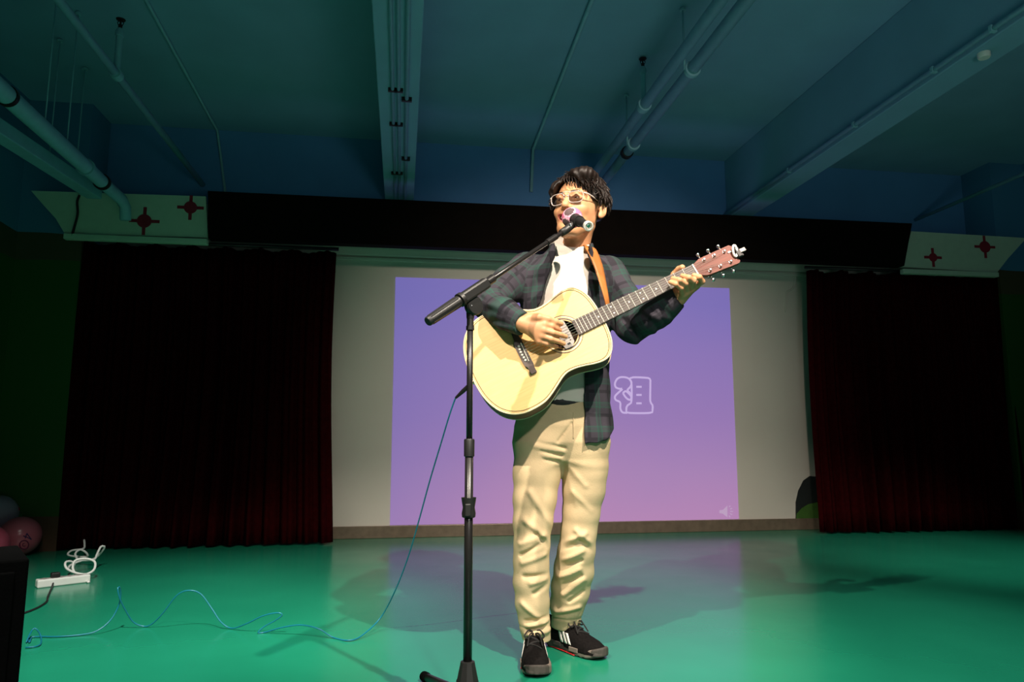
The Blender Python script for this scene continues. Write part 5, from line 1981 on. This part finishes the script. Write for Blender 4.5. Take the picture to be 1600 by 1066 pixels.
# ------------------------------------------------------------------ blue instrument cable
jw = GM @ Vector((jk[0] - 0.012, 0, jk[2]))
d0 = float((np.array(jw) - M0) @ FWD)
cab = []
for (x, y, t) in [(712, 622, 0.05), (702, 650, 0.1), (690, 690, 0.2), (672, 750, 0.35), (655, 812, 0.5), (638, 870, 0.65), (618, 922, 0.8), (595, 965, 0.92)]:
    d = d0 + (-0.36 - d0) * t
    cab.append(MW(x, y, d))
cab.append(atZ(566, 993, 0.012)); cab.append(atZ(545, 1001, 0.005))
# springy waves along the floor; d interpolated between the contact points
fl_pts = [(520, 996, 'f'), (498, 983, 'l'), (470, 977, 'l'), (440, 981, 'l'), (415, 988, 'f'), (403, 989, 'f'), (412, 980, 'l'), (430, 970, 'l'), (441, 961, 'l'), (432, 958, 'l'), (410, 963, 'l'), (385, 975, 'l'), (362, 982, 'f'),
          (345, 972, 'l'), (330, 950, 'l'), (313, 928, 'l'), (294, 923, 'l'), (276, 931, 'l'), (255, 958, 'l'), (238, 975, 'l'), (225, 979, 'f'), (208, 972, 'l'), (195, 952, 'l'), (187, 935, 'l'), (184, 920, 'l'), (187, 918, 'l'), (188.5, 932, 'l'), (184, 950, 'l'), (172, 970, 'l'), (152, 986, 'l'), (128, 992, 'f'), (90, 995, 'f'), (60, 995, 'f'), (46, 997, 'f'), (46, 1004, 'f')]
ctc = [(545, 1001), (415, 988), (362, 982), (225, 979), (128, 992), (46, 997)]
cw = np.array([atZ(x, y, 0.005) for x, y in ctc])
cx_ = np.array([c[0] for c in ctc])[::-1]; cY = cw[::-1, 1]
for i, (x, y, k) in enumerate(fl_pts):
    if k == 'f': cab.append(atZ(x, y, 0.005))
    else:
        p = atY(x, y, float(np.interp(x, cx_, cY)) + 0.012 * math.sin(i))
        if p[2] < 0.005: p = atZ(x, y, 0.005)
        cab.append(p)
# a small loose loop by the black box
lq = lambda x, y: (x / 3.27, 740 + y / 3.27)
for x, y, z in ((160, 835, 0.01), (135, 862, 0.005), (165, 800, 0.05), (185, 795, 0.06), (208, 830, 0.03), (208, 870, 0.008), (180, 885, 0.005), (130, 890, 0.005)):
    X, Yp_ = lq(x, y)
    base = atZ(44, 998, 0)[1]
    p = atY(X, Yp_, base)
    if p[2] < 0.005: p = atZ(X, Yp_, 0.005)
    cab.append(p)
cr = empty('instrument_cable', tuple(cab[10]))
tag(cr, 'blue guitar cable hanging to the floor and trailing to the black box', 'cable')
# plug direction
pw0 = Vector(jw)
plug_end = Vector(cab[0])
full = [np.array(pw0) + (np.array(plug_end) - np.array(pw0)) * 0.75] + cab
o = tubeobj('cable_sheath', spline(full, 420), 0.0027, MT['cableblue'], None, 8); wparent(o, cr)
dd_ = (plug_end - pw0)
o = latheobj('jack_plug', [(0.004, 0), (0.0075, 0.004), (0.0075, dd_.length * 0.55), (0.005, dd_.length * 0.9), (0.004, dd_.length * 1.0)], tuple(pw0), tuple(dd_.normalized()), MT['blackcord'], None, 14); wparent(o, cr)

# ================================================================== MICROPHONE STAND
ST = MW(735, 476, 0.55)
base = np.array([ST[0], ST[1], 0.0])
ms = empty('microphone_stand', tuple(base))
tag(ms, 'black boom microphone stand on a folding base in front of the singer', 'microphone stand')
SX, SYw = ST[0], ST[1]
zpx = lambda y: MW(730, y, 0.55)[2]


def pole(name, y0, y1, r, m=None):
    o = tubeobj(name, [(SX, SYw, zpx(y0)), (SX, SYw, zpx(y1))], r, m or MT['standblack'], None, 18); wparent(o, ms); return o


pole('upper_tube', 500, 700, 0.0092)
pole('lower_tube', 690, 1050, 0.0125)
o = latheobj('upper_collar', [(0.0095, 0), (0.0125, 0), (0.0125, 0.012), (0.0105, 0.012), (0.0105, zpx(488) - zpx(516))], (SX, SYw, zpx(516)), (0, 0, 1), MT['plastic'], None, 18); wparent(o, ms)
o = latheobj('grip_sleeve', [(0.013, 0), (0.0155, 0.002), (0.0158, zpx(686) - zpx(714) - 0.004), (0.014, zpx(686) - zpx(714))], (SX, SYw, zpx(714)), (0, 0, 1), MT['plastic'], None, 24); wparent(o, ms)
cz0, cz1 = zpx(809), zpx(777)
cl = latheobj('clutch', [(0.0165, 0), (0.0195, 0.002), (0.0205, 0.012), (0.0175, (cz1 - cz0) * 0.5), (0.0205, cz1 - cz0 - 0.012), (0.022, cz1 - cz0 - 0.001), (0.0145, cz1 - cz0 - 0.006)], (SX, SYw, cz0), (0, 0, 1), MT['plastic'], None, 24); wparent(cl, ms)
tip_ = np.array([SX, SYw, 0]) + FWD * 0.0195
lv = boxobj('clutch_lever', (0, 0, 0), (0.018, 0.010, (cz1 - cz0) * 0.62), MT['plastic'], None, 0.003)
for v in lv.data.vertices: v.co = v.co + Vector((tip_[0], tip_[1], (cz0 + cz1) / 2 - 0.006))
lv.parent = cl
# base hub with legs
hub = latheobj('hub', [(0.044, 0.045), (0.045, 0.060), (0.034, 0.085), (0.0225, zpx(1040)), (0.0205, zpx(1034)), (0.015, zpx(1033))], (SX, SYw, 0), (0, 0, 1), MT['plastic'], None, 10, False); wparent(hub, ms)
fl_ = atZ(661, 1056, 0.014)
v0 = np.array([fl_[0] - SX, fl_[1] - SYw, 0]); a0 = math.atan2(v0[1], v0[0]); LL = float(np.linalg.norm(v0))
for k in range(3):
    an = a0 + k * 2 * math.pi / 3
    dr = np.array([math.cos(an), math.sin(an), 0])
    p0 = np.array([SX, SYw, 0.056]) + dr * 0.02
    p1 = np.array([SX, SYw, 0.016]) + dr * (LL - 0.02)
    lg = tubeobj('leg', [p0, p1], 0.0125, MT['standblack'], None, 14); wparent(lg, ms)
    e = p1 - p0; e /= np.linalg.norm(e)
    ft = latheobj('rubber_foot', [(0.013, 0), (0.0152, 0.001), (0.0155, 0.028), (0.013, 0.031), (0, 0.031)], tuple(p1 - e * 0.016), tuple(e), MT['ampblack'], None, 16); ft.parent = lg
    wg = boxobj('leg_socket', tuple(np.array([SX, SYw, 0.066]) + dr * 0.03), (0.050, 0.026, 0.045), MT['plastic'], None, 0.006, Matrix.Rotation(an, 3, 'Z')); wparent(wg, ms)
# swivel clamp and boom
BP = MW(737, 465, 0.55)
T0 = MW(668, 503, 0.665)
T1 = MW(880, 362.5, 0.305)
bd_ = (T1 - T0); BL = float(np.linalg.norm(bd_)); bd_ /= BL
ptb = lambda s: T0 + bd_ * BL * s
bt = tubeobj('boom_tube', [ptb(0.12), ptb(1.0)], 0.0078, MT['standblack'], None, 16); wparent(bt, ms)
cwg = latheobj('boom_grip', [(0.0125, 0), (0.0145, 0.003), (0.0150, 0.02), (0.0165, 0.075), (0.0172, BL * 0.20), (0.012, BL * 0.205)], tuple(T0), tuple(bd_), MT['plastic'], None, 20); wparent(cwg, ms)
u_ = Vector(bd_).orthogonal().normalized()
for k in range(10):
    a_ = 2 * math.pi * k / 10
    dirr = u_ * math.cos(a_) + Vector(bd_).cross(u_) * math.sin(a_)
    rb = tubeobj('grip_rib', [Vector(T0) + Vector(bd_) * 0.012 + dirr * 0.0146, Vector(T0) + Vector(bd_) * BL * 0.19 + dirr * 0.0170], 0.0016, MT['plastic'], None, 6)
    rb.parent = cwg
rotb = Vector(bd_).to_track_quat('X', 'Z').to_matrix()
cr_ = latheobj('grip_collar', [(0.014, 0), (0.0215, 0.001), (0.0215, 0.013), (0.014, 0.014)], tuple(ptb(0.205)), tuple(bd_), MT['plastic'], None, 20); wparent(cr_, ms)
swv = boxobj('clamp_body', tuple(ptb(0.31)), (0.115, 0.030, 0.034), MT['plastic'], None, 0.007, rotb); wparent(swv, ms)
hd = Vector(T1 - T0); hd.z = 0; hd.normalize()
nx_ = hd.cross(Vector((0, 0, 1))).normalized()
sw = latheobj('swivel_disc', [(0.0, 0), (0.026, 0.001), (0.030, 0.006), (0.030, 0.020), (0.026, 0.025), (0.0, 0.026)], tuple(Vector(MW(740, 478, 0.55)) - nx_ * 0.013), tuple(nx_), MT['plastic'], None, 26); wparent(sw, ms)
bt2 = latheobj('bolt', [(0.006, 0), (0.006, 0.004), (0.0, 0.005)], tuple(Vector(MW(736, 480, 0.55)) + Vector(FWD) * 0.016), tuple(FWD), MT['chrome'], None, 8, False); wparent(bt2, ms)
nk_ = latheobj('swivel_neck', [(0.0115, 0), (0.013, 0.03), (0.018, 0.05)], (SX, SYw, zpx(498)), (0, 0, 1), MT['plastic'], None, 16); wparent(nk_, ms)
cr2 = latheobj('boom_ferrule', [(0.008, 0), (0.0135, 0.002), (0.0135, 0.03), (0.009, 0.034)], tuple(ptb(0.395)), tuple(bd_), MT['standblack'], None, 18); wparent(cr2, ms)
cr3 = latheobj('boom_ring', [(0.008, 0), (0.0105, 0.001), (0.0105, 0.05), (0.008, 0.051)], tuple(ptb(0.86)), tuple(bd_), MT['standblack'], None, 18); wparent(cr3, ms)

# ------------------------------------------------------------------ microphone in its clip
MH = MW(894, 340.5, 0.252)
MTAIL = MW(920, 353.5, 0.395)
md_ = MTAIL - MH; mL = float(np.linalg.norm(md_)); md_ /= mL
mic = empty('microphone', tuple(MH))
tag(mic, 'handheld microphone with pink patterned foam windscreen at the singer\'s mouth', 'microphone')
# foam windscreen with coloured panels
RB = 0.0365
bm = bmesh.new()
bmesh.ops.create_icosphere(bm, subdivisions=4, radius=1.0)
for v in bm.verts:
    n_ = v.co.copy()
    v.co = Vector(MH) + n_ * RB
viewd = Vector(CC - MH).normalized()
rx_ = Vector(CR); ux_ = Vector(CU)
fo = bmobj('foam_windscreen', bm, [MT['pink'], MT['pinkband'], MT['greyfoam']], None, True)
for p in fo.data.polygons:
    n_ = (Vector(p.center) - Vector(MH)).normalized()
    a_, b_ = n_.dot(rx_), n_.dot(ux_)
    # two dark discs and a pale ring round each, as printed on the foam
    best = 9
    for c_ in ((-0.30, 0.62, 0.72), (-0.62, -0.62, 0.48), (0.75, -0.25, 0.6), (0.4, 0.5, -0.75), (-0.7, 0.2, -0.7), (0.2, -0.85, -0.5)):
        w_ = (rx_ * c_[0] + ux_ * c_[1] + viewd * c_[2]).normalized()
        best = min(best, math.acos(max(-1, min(1, n_.dot(w_)))))
    p.material_index = 2 if best < 0.50 else (1 if best < 0.66 else 0)
wparent(fo, mic)
h0 = 0.026
mb = latheobj('handle', [(0.019, h0), (0.021, h0 + 0.008), (0.0165, h0 + 0.016), (0.0155, h0 + 0.05), (0.0135, mL - 0.018), (0.0135, mL - 0.012)], tuple(MH), tuple(md_), MT['plastic'], None, 24); wparent(mb, mic)
rg_ = latheobj('tail_ring', [(0.0135, mL - 0.014), (0.0162, mL - 0.013), (0.0165, mL), (0.0120, mL + 0.001), (0.0115, mL - 0.010), (0.0, mL - 0.010)], tuple(MH), tuple(md_), MT['fretwire'], None, 24); wparent(rg_, mic)
cn = latheobj('connector_centre', [(0.006, mL - 0.010), (0.006, mL - 0.003), (0.0, mL - 0.002)], tuple(MH), tuple(md_), MT['chrome'], None, 14); wparent(cn, mic)
# clip joining mic to boom belongs to the stand
mc = np.array(MH) + md_ * (h0 + 0.035)
cp = latheobj('mic_clip', [(0.0165, -0.016), (0.0195, -0.016), (0.0195, 0.016), (0.0165, 0.016)], tuple(mc), tuple(md_), MT['plastic'], None, 20); wparent(cp, ms)
jb_ = tubeobj('clip_joint', [T1 - bd_ * 0.01, T1 + bd_ * 0.015, mc + (T1 - mc) / np.linalg.norm(T1 - mc) * 0.018], [0.0125, 0.014, 0.012], MT['plastic'], None, 16); wparent(jb_, ms)
sc_ = latheobj('clip_screw', [(0.0045, 0), (0.0045, 0.004), (0.0, 0.005)], tuple(Vector(MW(891, 352, 0.33))), tuple(-np.array(CF)), MT['chrome'], None, 12); wparent(sc_, ms)
